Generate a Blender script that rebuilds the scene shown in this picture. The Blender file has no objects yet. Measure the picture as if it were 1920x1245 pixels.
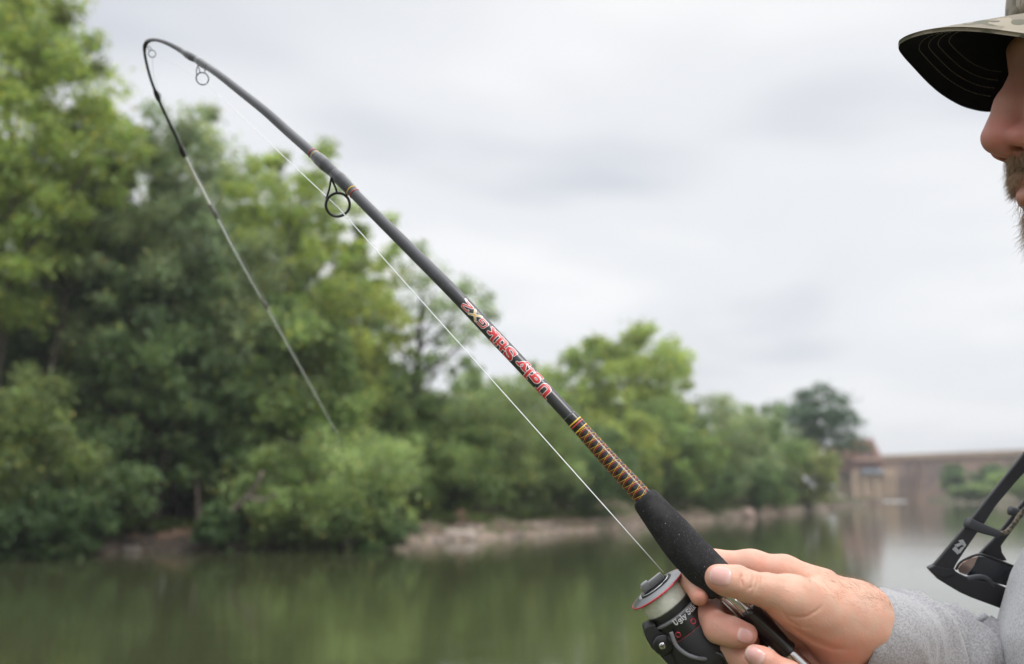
import bpy, math, random
import numpy as np
from mathutils import Vector

# ------------------------------------------------------------------ camera, sky, sun, exposure
scene = bpy.context.scene
col = scene.collection
R = math.radians
FPX = 35.0 / 36.0 * 1920.0
HORIZON = 920.0
PITCH = math.atan((HORIZON - 622.5) / FPX)
CAM = np.array([0.0, 0.0, 2.0])
cd = bpy.data.cameras.new("camera")
cam = bpy.data.objects.new("camera", cd)
col.objects.link(cam)
cam.location = CAM
cam.rotation_euler = (R(90) + PITCH, 0, 0)
cd.lens = 35
cd.sensor_width = 36
cd.clip_start = 0.02
cd.clip_end = 6000
cd.dof.use_dof = True
cd.dof.focus_distance = 0.655
cd.dof.aperture_fstop = 6.2
scene.camera = cam

scene.view_settings.view_transform = 'Standard'
scene.view_settings.look = 'None'
scene.view_settings.exposure = 0.36
scene.view_settings.gamma = 1.0
scene.view_settings.use_curve_mapping = False
scene.render.engine = 'CYCLES'
scene.cycles.use_denoising = True
scene.cycles.max_bounces = 8
scene.cycles.transparent_max_bounces = 8
scene.cycles.sample_clamp_indirect = 6.0
scene.cycles.caustics_reflective = False
scene.cycles.caustics_refractive = False

SUN_EL, SUN_AZ = R(52), R(128)      # azimuth clockwise from +Y
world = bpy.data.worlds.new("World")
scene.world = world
world.use_nodes = True
nt = world.node_tree
nt.nodes.clear()
N = nt.nodes.new
L = nt.links.new
out = N('ShaderNodeOutputWorld')
sky = N('ShaderNodeTexSky')
sky.sky_type = 'NISHITA'
sky.sun_disc = False
sky.sun_elevation = SUN_EL
sky.sun_rotation = SUN_AZ
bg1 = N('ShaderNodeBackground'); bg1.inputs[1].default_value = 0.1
L(sky.outputs[0], bg1.inputs[0])
tc = N('ShaderNodeTexCoord')
sep = N('ShaderNodeSeparateXYZ'); L(tc.outputs['Generated'], sep.inputs[0])
def wm(op, a, b=None, c=None, clamp=False):
    n = N('ShaderNodeMath'); n.operation = op; n.use_clamp = clamp
    for i, v in enumerate((a, b, c)):
        if v is None: continue
        if isinstance(v, (int, float)): n.inputs[i].default_value = v
        else: L(v, n.inputs[i])
    return n.outputs[0]
zc = wm('MAXIMUM', sep.outputs[2], 0.0)
zz = wm('ADD', zc, 0.24)
cx = wm('DIVIDE', sep.outputs[0], zz)
cy = wm('DIVIDE', sep.outputs[1], zz)
cmb = N('ShaderNodeCombineXYZ'); L(cx, cmb.inputs[0]); L(cy, cmb.inputs[1])
mp = N('ShaderNodeMapping'); L(cmb.outputs[0], mp.inputs[0])
mp.inputs['Rotation'].default_value = (0, 0, R(24)); mp.inputs['Scale'].default_value = (0.62, 0.8, 1)
mp.inputs['Location'].default_value = (0.15, 0.55, 0)
nz = N('ShaderNodeTexNoise'); L(mp.outputs[0], nz.inputs['Vector'])
nz.inputs['Scale'].default_value = 1.25; nz.inputs['Detail'].default_value = 3.5; nz.inputs['Roughness'].default_value = 0.46
nz.inputs['Distortion'].default_value = 0.15
rp = N('ShaderNodeValToRGB'); L(nz.outputs['Fac'], rp.inputs[0])
cr = rp.color_ramp
cr.interpolation = 'EASE'
cr.elements[0].position = 0.36; cr.elements[0].color = (0.535, 0.555, 0.60, 1)
cr.elements[1].position = 0.59; cr.elements[1].color = (0.80, 0.80, 0.80, 1)
e = cr.elements.new(0.48); e.color = (0.70, 0.71, 0.73, 1)
# low band near the horizon evens out to a pale blue grey
hz = N('ShaderNodeMapRange'); L(sep.outputs[2], hz.inputs[0])
hz.inputs[1].default_value = 0.0; hz.inputs[2].default_value = 0.22; hz.interpolation_type = 'SMOOTHSTEP'
hz.inputs[3].default_value = 0.62; hz.inputs[4].default_value = 0.0
mxh = N('ShaderNodeMix'); mxh.data_type = 'RGBA'; L(hz.outputs[0], mxh.inputs[0]); L(rp.outputs[0], mxh.inputs[6])
mxh.inputs[7].default_value = (0.655, 0.66, 0.69, 1)
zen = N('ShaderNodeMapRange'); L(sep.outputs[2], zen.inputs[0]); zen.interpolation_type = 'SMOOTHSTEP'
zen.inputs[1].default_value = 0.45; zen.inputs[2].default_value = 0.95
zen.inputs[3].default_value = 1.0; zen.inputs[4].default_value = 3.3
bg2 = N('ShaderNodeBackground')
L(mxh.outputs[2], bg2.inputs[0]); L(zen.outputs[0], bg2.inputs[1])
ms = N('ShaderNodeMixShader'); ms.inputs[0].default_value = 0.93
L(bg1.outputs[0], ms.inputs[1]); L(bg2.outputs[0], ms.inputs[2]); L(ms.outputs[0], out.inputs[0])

sd = bpy.data.lights.new("sun", 'SUN'); sd.energy = 1.5; sd.angle = R(22); sd.color = (1.0, 0.97, 0.92)
sun = bpy.data.objects.new("sun", sd); col.objects.link(sun)
_d = Vector((math.sin(SUN_AZ) * math.cos(SUN_EL), math.cos(SUN_AZ) * math.cos(SUN_EL), math.sin(SUN_EL)))
sun.rotation_euler = _d.to_track_quat('Z', 'Y').to_euler()

# ------------------------------------------------------------------ helpers
CP, SP = math.cos(PITCH), math.sin(PITCH)
def c2w(p):                              # view-aligned metres (right, up, away) -> world
    p = np.asarray(p, dtype=np.float64)
    x, y, z = p[..., 0], p[..., 1], p[..., 2]
    return np.stack([x + CAM[0], z * CP - y * SP + CAM[1], y * CP + z * SP + CAM[2]], -1)
def w2c(p):
    p = np.asarray(p, dtype=np.float64) - CAM
    return np.stack([p[..., 0], -p[..., 1] * SP + p[..., 2] * CP, p[..., 1] * CP + p[..., 2] * SP], -1)
def vp(px, py, d):                       # view-aligned point seen at photo pixel at depth d
    return np.array([(px - 960) / FPX * d, (622.5 - py) / FPX * d, d])
def wp(px, py, d): return c2w(vp(px, py, d))
def ray(px, py): return c2w(vp(px, py, 1.0)) - CAM
def at_z(px, py, z=0.0):                 # where the sight line meets a level
    r = ray(px, py); return CAM + r * ((z - CAM[2]) / r[2])
def at_y(px, py, y):
    r = ray(px, py); return CAM + r * ((y - CAM[1]) / r[1])

ORG = {}
def tag(o, label=None, cat=None, group=None, kind=None):
    if label: o['label'] = label
    if cat: o['category'] = cat
    if group: o['group'] = group
    if kind: o['kind'] = kind
    return o
def empty(name, loc):
    o = bpy.data.objects.new(name, None); col.objects.link(o)
    o.location = loc; o.empty_display_size = 0.1
    ORG[o.name] = np.array(loc, dtype=np.float64); return o
def mk(name, V, F, mat=None, parent=None, smooth=True, cols=None, attrs=None):
    V = np.asarray(V, dtype=np.float64)
    me = bpy.data.meshes.new(name)
    org = ORG[parent.name] if parent is not None else np.zeros(3)
    V = V - org
    if isinstance(F, np.ndarray):
        k = F.shape[1]; n = len(F)
        me.vertices.add(len(V)); me.vertices.foreach_set('co', V.astype(np.float32).ravel())
        me.loops.add(n * k); me.loops.foreach_set('vertex_index', F.astype(np.int32).ravel())
        me.polygons.add(n); me.polygons.foreach_set('loop_start', np.arange(0, n * k, k, dtype=np.int32))
        me.update(calc_edges=True)
    else:
        me.from_pydata([tuple(v) for v in V], [], F)
    if smooth: me.polygons.foreach_set('use_smooth', np.ones(len(me.polygons), dtype=bool))
    if cols is not None:
        a = me.color_attributes.new('tint', 'FLOAT_COLOR', 'POINT')
        c = np.ones((len(V), 4), dtype=np.float32); c[:, :3] = cols
        a.data.foreach_set('color', c.ravel())
    if attrs:
        for k_, v_ in attrs.items():
            a = me.attributes.new(k_, 'FLOAT', 'POINT'); a.data.foreach_set('value', np.asarray(v_, dtype=np.float32))
    if mat is not None: me.materials.append(mat)
    me.update()
    o = bpy.data.objects.new(name, me); col.objects.link(o)
    if parent is not None: o.parent = parent
    ORG[o.name] = org
    return o
class MB:                                # gathers shapes for one mesh
    def __init__(s): s.V = []; s.F = []; s.n = 0
    def add(s, V, F):
        V = np.asarray(V, dtype=np.float64).reshape(-1, 3)
        s.V.append(V); s.F += [tuple(int(i) + s.n for i in f) for f in F]; s.n += len(V)
    def box(s, c, half, ax=None, bev=0.0):
        c = np.array(c, float); A = np.eye(3) if ax is None else np.array(ax, float)
        h = np.array(half, float)
        P = []
        for sx in (-1, 1):
            for sy in (-1, 1):
                for sz in (-1, 1): P.append(c + A[0] * h[0] * sx + A[1] * h[1] * sy + A[2] * h[2] * sz)
        s.add(P, [(0, 1, 3, 2), (4, 6, 7, 5), (0, 4, 5, 1), (2, 3, 7, 6), (0, 2, 6, 4), (1, 5, 7, 3)])
    def tube(s, P, r, n=12, cap=True, flat=None, ref=None):
        V, F = tube_vf(P, r, n, cap, flat, ref); s.add(V, F)
    def build(s, name, mat, parent=None, smooth=True):
        return mk(name, np.concatenate(s.V), s.F, mat, parent, smooth)
def frames(P, ref=None):
    P = np.asarray(P, float); T = np.gradient(P, axis=0); T /= np.linalg.norm(T, axis=1)[:, None] + 1e-12
    u = np.array(ref if ref is not None else (0, 0, 1.0)); 
    if abs(np.dot(u, T[0])) > .95: u = np.array([1.0, 0, 0])
    U = []
    for t in T:
        if ref is not None: u = np.array(ref, float)
        u = u - t * np.dot(u, t); u /= np.linalg.norm(u) + 1e-12; U.append(u)
    U = np.array(U); return T, U, np.cross(T, U)
def tube_vf(P, r, n=12, cap=True, flat=None, ref=None):
    P = np.asarray(P, float); T, U, W = frames(P, ref)
    r = np.broadcast_to(np.asarray(r, float), (len(P),))
    fl = 1.0 if flat is None else flat
    a = np.arange(n) * 2 * math.pi / n
    V = P[:, None, :] + r[:, None, None] * (np.cos(a)[None, :, None] * U[:, None, :] + fl * np.sin(a)[None, :, None] * W[:, None, :])
    V = V.reshape(-1, 3); F = []
    for i in range(len(P) - 1):
        for j in range(n):
            k = (j + 1) % n; F.append((i * n + j, i * n + k, (i + 1) * n + k, (i + 1) * n + j))
    if cap:
        F.append(tuple(range(n - 1, -1, -1))); m = (len(P) - 1) * n; F.append(tuple(range(m, m + n)))
    return V, F
def spline(P, n):                        # centripetal-ish Catmull-Rom through rows of P (any width)
    P = np.asarray(P, float)
    dd = np.linalg.norm(np.diff(P[:, :3], axis=0), axis=1); t = np.concatenate([[0], np.cumsum(dd)])
    q = np.linspace(0, t[-1], n); out = np.zeros((n, P.shape[1]))
    m = np.zeros_like(P)
    for i in range(len(P)):
        a, b = max(i - 1, 0), min(i + 1, len(P) - 1); m[i] = (P[b] - P[a]) / (t[b] - t[a])
    k = np.clip(np.searchsorted(t, q, side='right') - 1, 0, len(P) - 2)
    h = (t[k + 1] - t[k])[:, None]; s = ((q - t[k]) / (t[k + 1] - t[k]))[:, None]
    return ((2 * s**3 - 3 * s**2 + 1) * P[k] + (s**3 - 2 * s**2 + s) * h * m[k] + (-2 * s**3 + 3 * s**2) * P[k + 1] + (s**3 - s**2) * h * m[k + 1])
def lathe(prof, o, ax, n=48, ref=(0, 0, 1.0)):   # prof: (distance along ax, radius)
    prof = np.asarray(prof, float); ax = np.array(ax, float); ax /= np.linalg.norm(ax)
    u = np.array(ref, float); u -= ax * np.dot(u, ax); u /= np.linalg.norm(u); w = np.cross(ax, u)
    a = np.arange(n) * 2 * math.pi / n
    V = np.array(o)[None, None] + prof[:, 0][:, None, None] * ax + prof[:, 1][:, None, None] * (np.cos(a)[None, :, None] * u + np.sin(a)[None, :, None] * w)
    F = []
    for i in range(len(prof) - 1):
        for j in range(n):
            k = (j + 1) % n; F.append((i * n + j, (i + 1) * n + j, (i + 1) * n + k, i * n + k))
    return V.reshape(-1, 3), F
def pnoise(p, f, seed=0.0):              # cheap smooth 3-D noise, -1..1
    p = np.asarray(p) * f + seed
    s = np.sin(p[..., 0] * 1.7 + 2.1 * np.sin(p[..., 1] * 1.3 + seed)) + np.sin(p[..., 1] * 2.3 + 1.7 * np.sin(p[..., 2] * 1.1 + 1.3)) + np.sin(p[..., 2] * 1.9 + 1.9 * np.sin(p[..., 0] * 1.5 + 4.0))
    return s / 3.0

# ------------------------------------------------------------------ materials
def mat(name, base=(.5, .5, .5), rough=.6, metal=0.0, spec=.5, noise=None, bump=None, tint=False, sss=0.0, coat=0.0, sheen=0.0, sscale=.01, ssr=(1, .35, .2), trans=0.0):
    m = bpy.data.materials.new(name); m.use_nodes = True
    t = m.node_tree; b = t.nodes['Principled BSDF']
    b.inputs['Base Color'].default_value = (*base, 1); b.inputs['Roughness'].default_value = rough
    b.inputs['Metallic'].default_value = metal; b.inputs['Specular IOR Level'].default_value = spec
    b.inputs['Coat Weight'].default_value = coat; b.inputs['Coat Roughness'].default_value = .12
    b.inputs['Sheen Weight'].default_value = sheen; b.inputs['Transmission Weight'].default_value = trans
    if sss: b.inputs['Subsurface Weight'].default_value = sss; b.inputs['Subsurface Radius'].default_value = ssr; b.inputs['Subsurface Scale'].default_value = sscale
    tcn = t.nodes.new('ShaderNodeTexCoord'); src = None
    if tint:
        at = t.nodes.new('ShaderNodeAttribute'); at.attribute_name = 'tint'; src = at.outputs['Color']
    if noise:                            # list of (scale, colour, low, high, detail)
        for (sc, c2, lo, hi, det) in noise:
            n = t.nodes.new('ShaderNodeTexNoise'); n.inputs['Scale'].default_value = sc; n.inputs['Detail'].default_value = det
            t.links.new(tcn.outputs['Object'], n.inputs['Vector'])
            mr = t.nodes.new('ShaderNodeMapRange'); mr.inputs[1].default_value = lo; mr.inputs[2].default_value = hi
            t.links.new(n.outputs['Fac'], mr.inputs[0])
            mx = t.nodes.new('ShaderNodeMix'); mx.data_type = 'RGBA'; t.links.new(mr.outputs[0], mx.inputs[0])
            if src is None: mx.inputs[6].default_value = (*base, 1)
            else: t.links.new(src, mx.inputs[6])
            mx.inputs[7].default_value = (*c2, 1); src = mx.outputs[2]
    if src is not None: t.links.new(src, b.inputs['Base Color'])
    if bump:                             # list of (scale, distance, detail)
        prev = None
        for (sc, dist, det) in bump:
            n = t.nodes.new('ShaderNodeTexNoise'); n.inputs['Scale'].default_value = sc; n.inputs['Detail'].default_value = det
            t.links.new(tcn.outputs['Object'], n.inputs['Vector'])
            bn = t.nodes.new('ShaderNodeBump'); bn.inputs['Distance'].default_value = dist; bn.inputs['Strength'].default_value = 1.0
            t.links.new(n.outputs['Fac'], bn.inputs['Height'])
            if prev is not None: t.links.new(prev, bn.inputs['Normal'])
            prev = bn.outputs[0]
        t.links.new(prev, b.inputs['Normal'])
    return m
def leafmat(name, trans=.45, rough=.55):
    m = bpy.data.materials.new(name); m.use_nodes = True; t = m.node_tree; t.nodes.clear()
    o = t.nodes.new('ShaderNodeOutputMaterial'); at = t.nodes.new('ShaderNodeAttribute'); at.attribute_name = 'tint'
    pb = t.nodes.new('ShaderNodeBsdfPrincipled'); pb.inputs['Roughness'].default_value = rough; pb.inputs['Specular IOR Level'].default_value = .35
    t.links.new(at.outputs['Color'], pb.inputs['Base Color'])
    tr = t.nodes.new('ShaderNodeBsdfTranslucent')
    hs = t.nodes.new('ShaderNodeHueSaturation'); hs.inputs['Hue'].default_value = .49; hs.inputs['Saturation'].default_value = 1.1; hs.inputs['Value'].default_value = 1.7
    t.links.new(at.outputs['Color'], hs.inputs['Color']); t.links.new(hs.outputs[0], tr.inputs['Color'])
    mx = t.nodes.new('ShaderNodeMixShader'); mx.inputs[0].default_value = trans
    t.links.new(pb.outputs[0], mx.inputs[1]); t.links.new(tr.outputs[0], mx.inputs[2]); t.links.new(mx.outputs[0], o.inputs[0])
    return m
# ------------------------------------------------------------------ water, banks, dam
rng = np.random.default_rng(7)
M_water = bpy.data.materials.new('river_water'); M_water.use_nodes = True
t = M_water.node_tree; b = t.nodes['Principled BSDF']
b.inputs['Base Color'].default_value = (0.040, 0.046, 0.020, 1); b.inputs['Roughness'].default_value = .02
b.inputs['IOR'].default_value = 1.40; b.inputs['Specular IOR Level'].default_value = .6
tcn = t.nodes.new('ShaderNodeTexCoord')
prev = None
for sc, dist, strc, det in (((.30, 1.5, 1), .0038, 1, 2), ((2.2, 7.0, 1), .0026, 1, 4), ((.04, .16, 1), .02, 1, 2)):
    mpn = t.nodes.new('ShaderNodeMapping'); mpn.inputs['Scale'].default_value = sc; t.links.new(tcn.outputs['Object'], mpn.inputs[0])
    n = t.nodes.new('ShaderNodeTexNoise'); n.inputs['Scale'].default_value = 1.0; n.inputs['Detail'].default_value = det
    t.links.new(mpn.outputs[0], n.inputs['Vector'])
    bn = t.nodes.new('ShaderNodeBump'); bn.inputs['Distance'].default_value = dist; t.links.new(n.outputs['Fac'], bn.inputs['Height'])
    if prev is not None: t.links.new(prev, bn.inputs['Normal'])
    prev = bn.outputs[0]
t.links.new(prev, b.inputs['Normal'])
tag(mk('water', [(-400, -60, 0), (500, -60, 0), (500, 900, 0), (-400, 900, 0)], [(0, 1, 2, 3)], M_water, smooth=False), kind='structure')
M_bed = mat('river_mud', (.06, .05, .03), .9)
tag(mk('ground', [(-700, -200, -2.5), (900, -200, -2.5), (900, 1300, -2.5), (-700, 1300, -2.5)], [(0, 1, 2, 3)], M_bed, smooth=False), kind='structure')

SHORE = [(-1500, 1150), (-700, 1085), (-200, 1053), (0, 1043), (240, 1036), (480, 1029), (640, 1024), (743, 1018), (904, 1011), (1077, 997), (1200, 987), (1361, 974), (1442, 966), (1542, 957), (1600, 949), (1645, 941.5)]
sh = np.array(SHORE, float)
def shore_py(px): return np.interp(px, sh[:, 0], sh[:, 1])
def shore_pt(px): return at_z(px, float(shore_py(px)))
M_bank = mat('bank_soil', (.085, .062, .042), .95, noise=[(.5, (.055, .075, .025), .45, .6, 4), (3.0, (.17, .115, .078), .5, .75, 5)], bump=[(2.0, .12, 5)])
pxs = np.concatenate([np.linspace(-1500, -250, 12), np.arange(-240, 1630, 16)])
offs = [(-2.5, -.8), (-.25, -.12), (0, .02), (.35, .22), (.9, .42), (1.8, .62), (3.2, .8), (7, 1.3), (16, 2.2), (45, 3.5), (160, 6)]
V = []
for i, px in enumerate(pxs):
    s = shore_pt(px); u = s[:2] / np.linalg.norm(s[:2])
    for j, (o_, h_) in enumerate(offs):
        wob = .35 * math.sin(px * .031) + .25 * math.sin(px * .083 + 1)
        h_ = h_ * (.62 if px < 700 and 2 < j < 7 else 1)
        hh = h_ * (1 + .25 * math.sin(px * .05 + j)) if j > 2 else h_
        if j >= 7: kf = float(np.clip((1600 - px) / 150, 0, 1)); hh = .6 + (hh - .6) * kf; o_ = o_ if j < 9 else 14 + (o_ - 14) * kf
        q = s[:2] + u * (o_ + (wob if j < 9 else 0))
        V.append((q[0], q[1], hh + (.05 * math.sin(px * .4 + j * 2) if 2 < j < 7 else 0)))
m = len(offs)
ks = int(np.argmin(np.abs(pxs - 735)))
def bank_faces(i0, i1): return [(i * m + j, (i + 1) * m + j, (i + 1) * m + j + 1, i * m + j + 1) for i in range(i0, i1) for j in range(m - 1)]
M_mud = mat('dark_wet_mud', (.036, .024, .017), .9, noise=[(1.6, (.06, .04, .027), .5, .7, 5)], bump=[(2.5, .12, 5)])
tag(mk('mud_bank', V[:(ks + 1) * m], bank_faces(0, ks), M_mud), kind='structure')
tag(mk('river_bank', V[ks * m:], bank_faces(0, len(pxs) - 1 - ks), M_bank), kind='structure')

# shoreline rubble and mud lumps: nobody could count it
def lump(c, r, g):
    v = np.array([(0, 0, 1), (.9, 0, .1), (.3, .85, .1), (-.7, .5, .1), (-.7, -.5, .1), (.3, -.85, .1), (0, 0, -.8)]) * (1 + g.uniform(-.3, .3, (7, 1)))
    a = g.uniform(0, 6.28); ca, sa = math.cos(a), math.sin(a)
    v = v @ np.array([[ca, sa, 0], [-sa, ca, 0], [0, 0, 1]]) * np.array(r)
    f = [(0, 1, 2), (0, 2, 3), (0, 3, 4), (0, 4, 5), (0, 5, 1), (6, 2, 1), (6, 3, 2), (6, 4, 3), (6, 5, 4), (6, 1, 5)]
    return v + c, f
def rubble(name, px0, px1, n, rad, hmax, spread, material, cols):
    B = MB(); C_ = []
    for k in range(n):
        px = rng.uniform(px0, px1); s = shore_pt(px); u = s[:2] / np.linalg.norm(s[:2]); o_ = rng.uniform(-.2, spread)
        wob = .35 * math.sin(px * .031) + .25 * math.sin(px * .083 + 1)
        r = rng.uniform(*rad); c = np.array([*(s[:2] + u * (o_ + wob)), max(0, o_) / spread * hmax])
        v, f = lump(c, (r * 1.2, r, r * .7), rng); B.add(v, f); C_ += [np.array(cols[rng.integers(len(cols))]) * rng.uniform(.8, 1.2)] * len(v)
    o = mk(name, np.concatenate(B.V), B.F, material, None, False, cols=np.array(C_)); tag(o, kind='stuff'); return o
M_rock = mat('shore_rock', (.3, .25, .2), .9, tint=True, bump=[(6, .03, 4)])
o = rubble('shore_rubble', 735, 1640, 2600, (.07, .21), .48, 1.6, M_rock, [(.29, .22, .18), (.24, .19, .155), (.34, .27, .22), (.22, .155, .12), (.16, .135, .12)])
tag(o, 'pinkish tan broken rock rubble lining the far waterline', 'rubble')
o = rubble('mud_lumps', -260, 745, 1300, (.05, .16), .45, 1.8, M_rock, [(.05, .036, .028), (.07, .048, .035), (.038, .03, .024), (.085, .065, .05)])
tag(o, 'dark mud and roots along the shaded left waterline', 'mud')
# larger boulders one can tell apart
def boulder(px, d_in, r, colr, label):
    s = shore_pt(px); u = s[:2] / np.linalg.norm(s[:2])
    n1, n2 = 14, 9; V = []
    g = np.random.default_rng(int(px))
    ph = g.uniform(0, 6, 3)
    for i in range(n2):
        for j in range(n1):
            th = math.pi * i / (n2 - 1); a = 2 * math.pi * j / n1
            q = np.array([math.sin(th) * math.cos(a), math.sin(th) * math.sin(a), math.cos(th)])
            k = 1 + .22 * math.sin(3 * q[0] + ph[0]) + .18 * math.sin(4 * q[1] + ph[1]) + .1 * math.sin(7 * q[2] + ph[2])
            V.append(q * k * np.array([r * 1.3, r, r * .7]))
    F = [(i * n1 + j, (i + 1) * n1 + j, (i + 1) * n1 + (j + 1) % n1, i * n1 + (j + 1) % n1) for i in range(n2 - 1) for j in range(n1)]
    V = np.array(V) + np.array([*(s[:2] + u * d_in), r * .25])
    o = mk('boulder', V, F, M_rock, None, True, cols=np.array([colr] * len(V)))
    tag(o, label, 'boulder', 'boulders on the far shore')
boulder(152, .2, .27, (.12, .10, .088), 'dull grey boulder at the dark waterline below the leftmost trees')
boulder(247, .3, .22, (.13, .108, .095), 'small grey boulder on the mud right of the dull boulder')
boulder(862, .5, .50, (.40, .33, .29), 'pale boulder on rock rubble below the clay bank mound')
boulder(1395, .7, .65, (.34, .25, .21), 'reddish boulder on the shore left of the olive bush')
M_clay = mat('red_clay', (.15, .085, .055), .95, noise=[(1.5, (.09, .06, .04), .45, .65, 4)], bump=[(2.5, .08, 5)])
def mound(px, din, w, h, dep, label, s_=0):
    s = shore_pt(px); u = np.array([*(s[:2] / np.linalg.norm(s[:2])), 0]); r_ = np.array([u[1], -u[0], 0])
    n = 22; V = []
    for i in range(n):
        for j in range(n):
            x, y = -1 + 2 * i / (n - 1), -1 + 2 * j / (n - 1); rr = min(1, math.hypot(x, y) ** 3)
            z = h * (1 - rr) ** .6 * (1 + .22 * math.sin(5 * x + s_) + .15 * math.sin(9 * y + 4 * x) + .08 * math.sin(17 * x + 5 * y)) - .25
            V.append(np.array([*s[:2], 0]) + u * (din + y * dep) + r_ * x * w + np.array([0, 0, z]))
    F = [(i * n + j, (i + 1) * n + j, (i + 1) * n + j + 1, i * n + j + 1) for i in range(n - 1) for j in range(n - 1)]
    tag(mk('clay_mound', V, F, M_clay), label, 'clay bank', 'bare clay banks on the far shore')
mound(308, 2.2, 1.7, .8, 1.1, 'reddish bare clay bank under the dark trees at left')
mound(866, 2.8, 1.25, 1.05, 1.0, 'pinkish clay bank above the pale rubble, beneath the bushes', 2)

# near bank below and behind the camera, where the angler stands
M_near = mat('near_bank_grass', (.07, .085, .03), .95, noise=[(2.0, (.12, .09, .06), .5, .65, 5)], bump=[(8, .04, 4)])
V = []; F = []; nx, ny = 30, 16
for i in range(nx):
    for j in range(ny):
        x = -14 + 30 * i / (nx - 1); y = -14 + 17.0 * j / (ny - 1)
        z = .60 + .03 * math.sin(x * 1.7) * math.sin(y * 1.3) if y < 1.6 else .60 - (y - 1.6) * 1.2
        V.append((x, y, z))
F = [(i * ny + j, (i + 1) * ny + j, (i + 1) * ny + j + 1, i * ny + j + 1) for i in range(nx - 1) for j in range(ny - 1)]
tag(mk('near_bank', V, F, M_near), kind='structure')

# thin summer air that pales the far bank and the dam
M_air = bpy.data.materials.new('pale_air'); M_air.use_nodes = True; t = M_air.node_tree; t.nodes.clear()
o_ = t.nodes.new('ShaderNodeOutputMaterial'); pv = t.nodes.new('ShaderNodeVolumePrincipled')
pv.inputs['Color'].default_value = (.88, .91, .95, 1); pv.inputs['Density'].default_value = .0006; pv.inputs['Anisotropy'].default_value = .3
t.links.new(pv.outputs[0], o_.inputs['Volume'])
B = MB(); B.box((100, 550, 15), (805, 755, 19)); tag(B.build('haze', M_air, None, False), kind='stuff')

# dam
M_dam = mat('dam_stone', (.30, .205, .16), .9, noise=[(.12, (.17, .13, .115), .45, .62, 5), (.9, (.36, .27, .21), .5, .8, 4)], bump=[(.6, .25, 4)])
M_damcap = mat('dam_cap_stone', (.42, .33, .25), .9, noise=[(.3, (.33, .25, .2), .4, .7, 4)])
A = at_z(1640, 937.0); A = np.array([A[0], A[1], 0]); Bq = at_z(2350, 944.5); Bq = np.array([Bq[0], Bq[1], 0])
dv = (Bq - A); Ld = np.linalg.norm(dv); dv /= Ld; nv = np.array([dv[1], -dv[0], 0]); 
if np.dot(nv, -A) < 0: nv = -nv
dam = empty('dam', A); tag(dam, 'long stone dam with pale capped top crossing the far river', 'dam')
HD = 9.8
B = MB(); segs = 24
for i in range(segs):
    q0 = A + dv * (Ld * i / segs + .03); q1 = A + dv * (Ld * (i + 1) / segs - .03)
    P = [q0 + nv * 2.6 - [0, 0, 1], q1 + nv * 2.6 - [0, 0, 1], q1 + [0, 0, HD - 1.2], q0 + [0, 0, HD - 1.2], q0 - nv * 5 - [0, 0, 1], q1 - nv * 5 - [0, 0, 1], q1 - nv * 5 + [0, 0, HD - 1.2], q0 - nv * 5 + [0, 0, HD - 1.2]]
    mk('wall_panel', P, [(0, 1, 2, 3), (4, 7, 6, 5), (0, 3, 7, 4), (1, 5, 6, 2), (3, 2, 6, 7), (0, 4, 5, 1)], M_dam, dam, False)
B = MB()
B.box(A + dv * Ld / 2 + [0, 0, HD - .9] - nv * 2.4, (Ld / 2, 3.0, .3), (dv, nv, (0, 0, 1)))
B.build('ledge', M_damcap, dam, False)
B = MB(); B.box(A + dv * Ld / 2 + [0, 0, HD - .3] - nv * .3, (Ld / 2, .35, .3), (dv, nv, (0, 0, 1))); B.build('parapet', M_damcap, dam, False)
for i in range(9):
    B = MB(); B.box(A + dv * (Ld * (i + .5) / 9) + nv * 1.3 + [0, 0, 3.6], (.6, 1.1, 3.9), (dv, nv, (0, 0, 1))); B.build('buttress', M_dam, dam, False)
# powerhouse
M_brick = mat('powerhouse_brick', (.28, .14, .11), .9, noise=[(.8, (.20, .105, .085), .4, .7, 4)])
M_tan = mat('powerhouse_stone', (.43, .32, .22), .9, noise=[(.6, (.33, .24, .18), .4, .7, 4)])
M_slate = mat('powerhouse_slate', (.13, .15, .18), .7, noise=[(1.0, (.19, .22, .26), .4, .7, 3)])
M_dkwin = mat('dark_window', (.03, .035, .04), .15)
def yaw_box(B, c, h): B.box(c, h, (dv, nv, (0, 0, 1)))
D0 = 205.0
def dp(px, py, d=D0): return wp(px, py, d)
def zat(py, d=D0): return dp(1640, py, d)[2]
pw = empty('powerhouse', [dp(1640, 930)[0], dp(1640, 930)[1], 0]); tag(pw, 'old brick powerhouse on tan stone base at the left end of the dam', 'building')
u1 = D0 / FPX
def blk(name, px0, px1, py0, py1, dep, m_, fo=0.0, parent=pw):   # fo: metres the face stands out from the main front
    c = dp((px0 + px1) / 2, (py0 + py1) / 2); yf = c[1] - fo; k = yf / c[1]
    zt, zb = 2 + (zat(py0) - 2) * k, 2 + (zat(py1) - 2) * k
    B = MB(); B.box([c[0] * k, yf + dep, (zt + zb) / 2], ((px1 - px0) / 2 * u1 * k, dep, (zt - zb) / 2)); return B.build(name, m_, parent, False)
base = blk('stone_base', 1600, 1681, 878, 945, 6.0, M_tan)
blk('brick_hall', 1560, 1655, 862, 885, 4.0, M_brick, -1)
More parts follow.
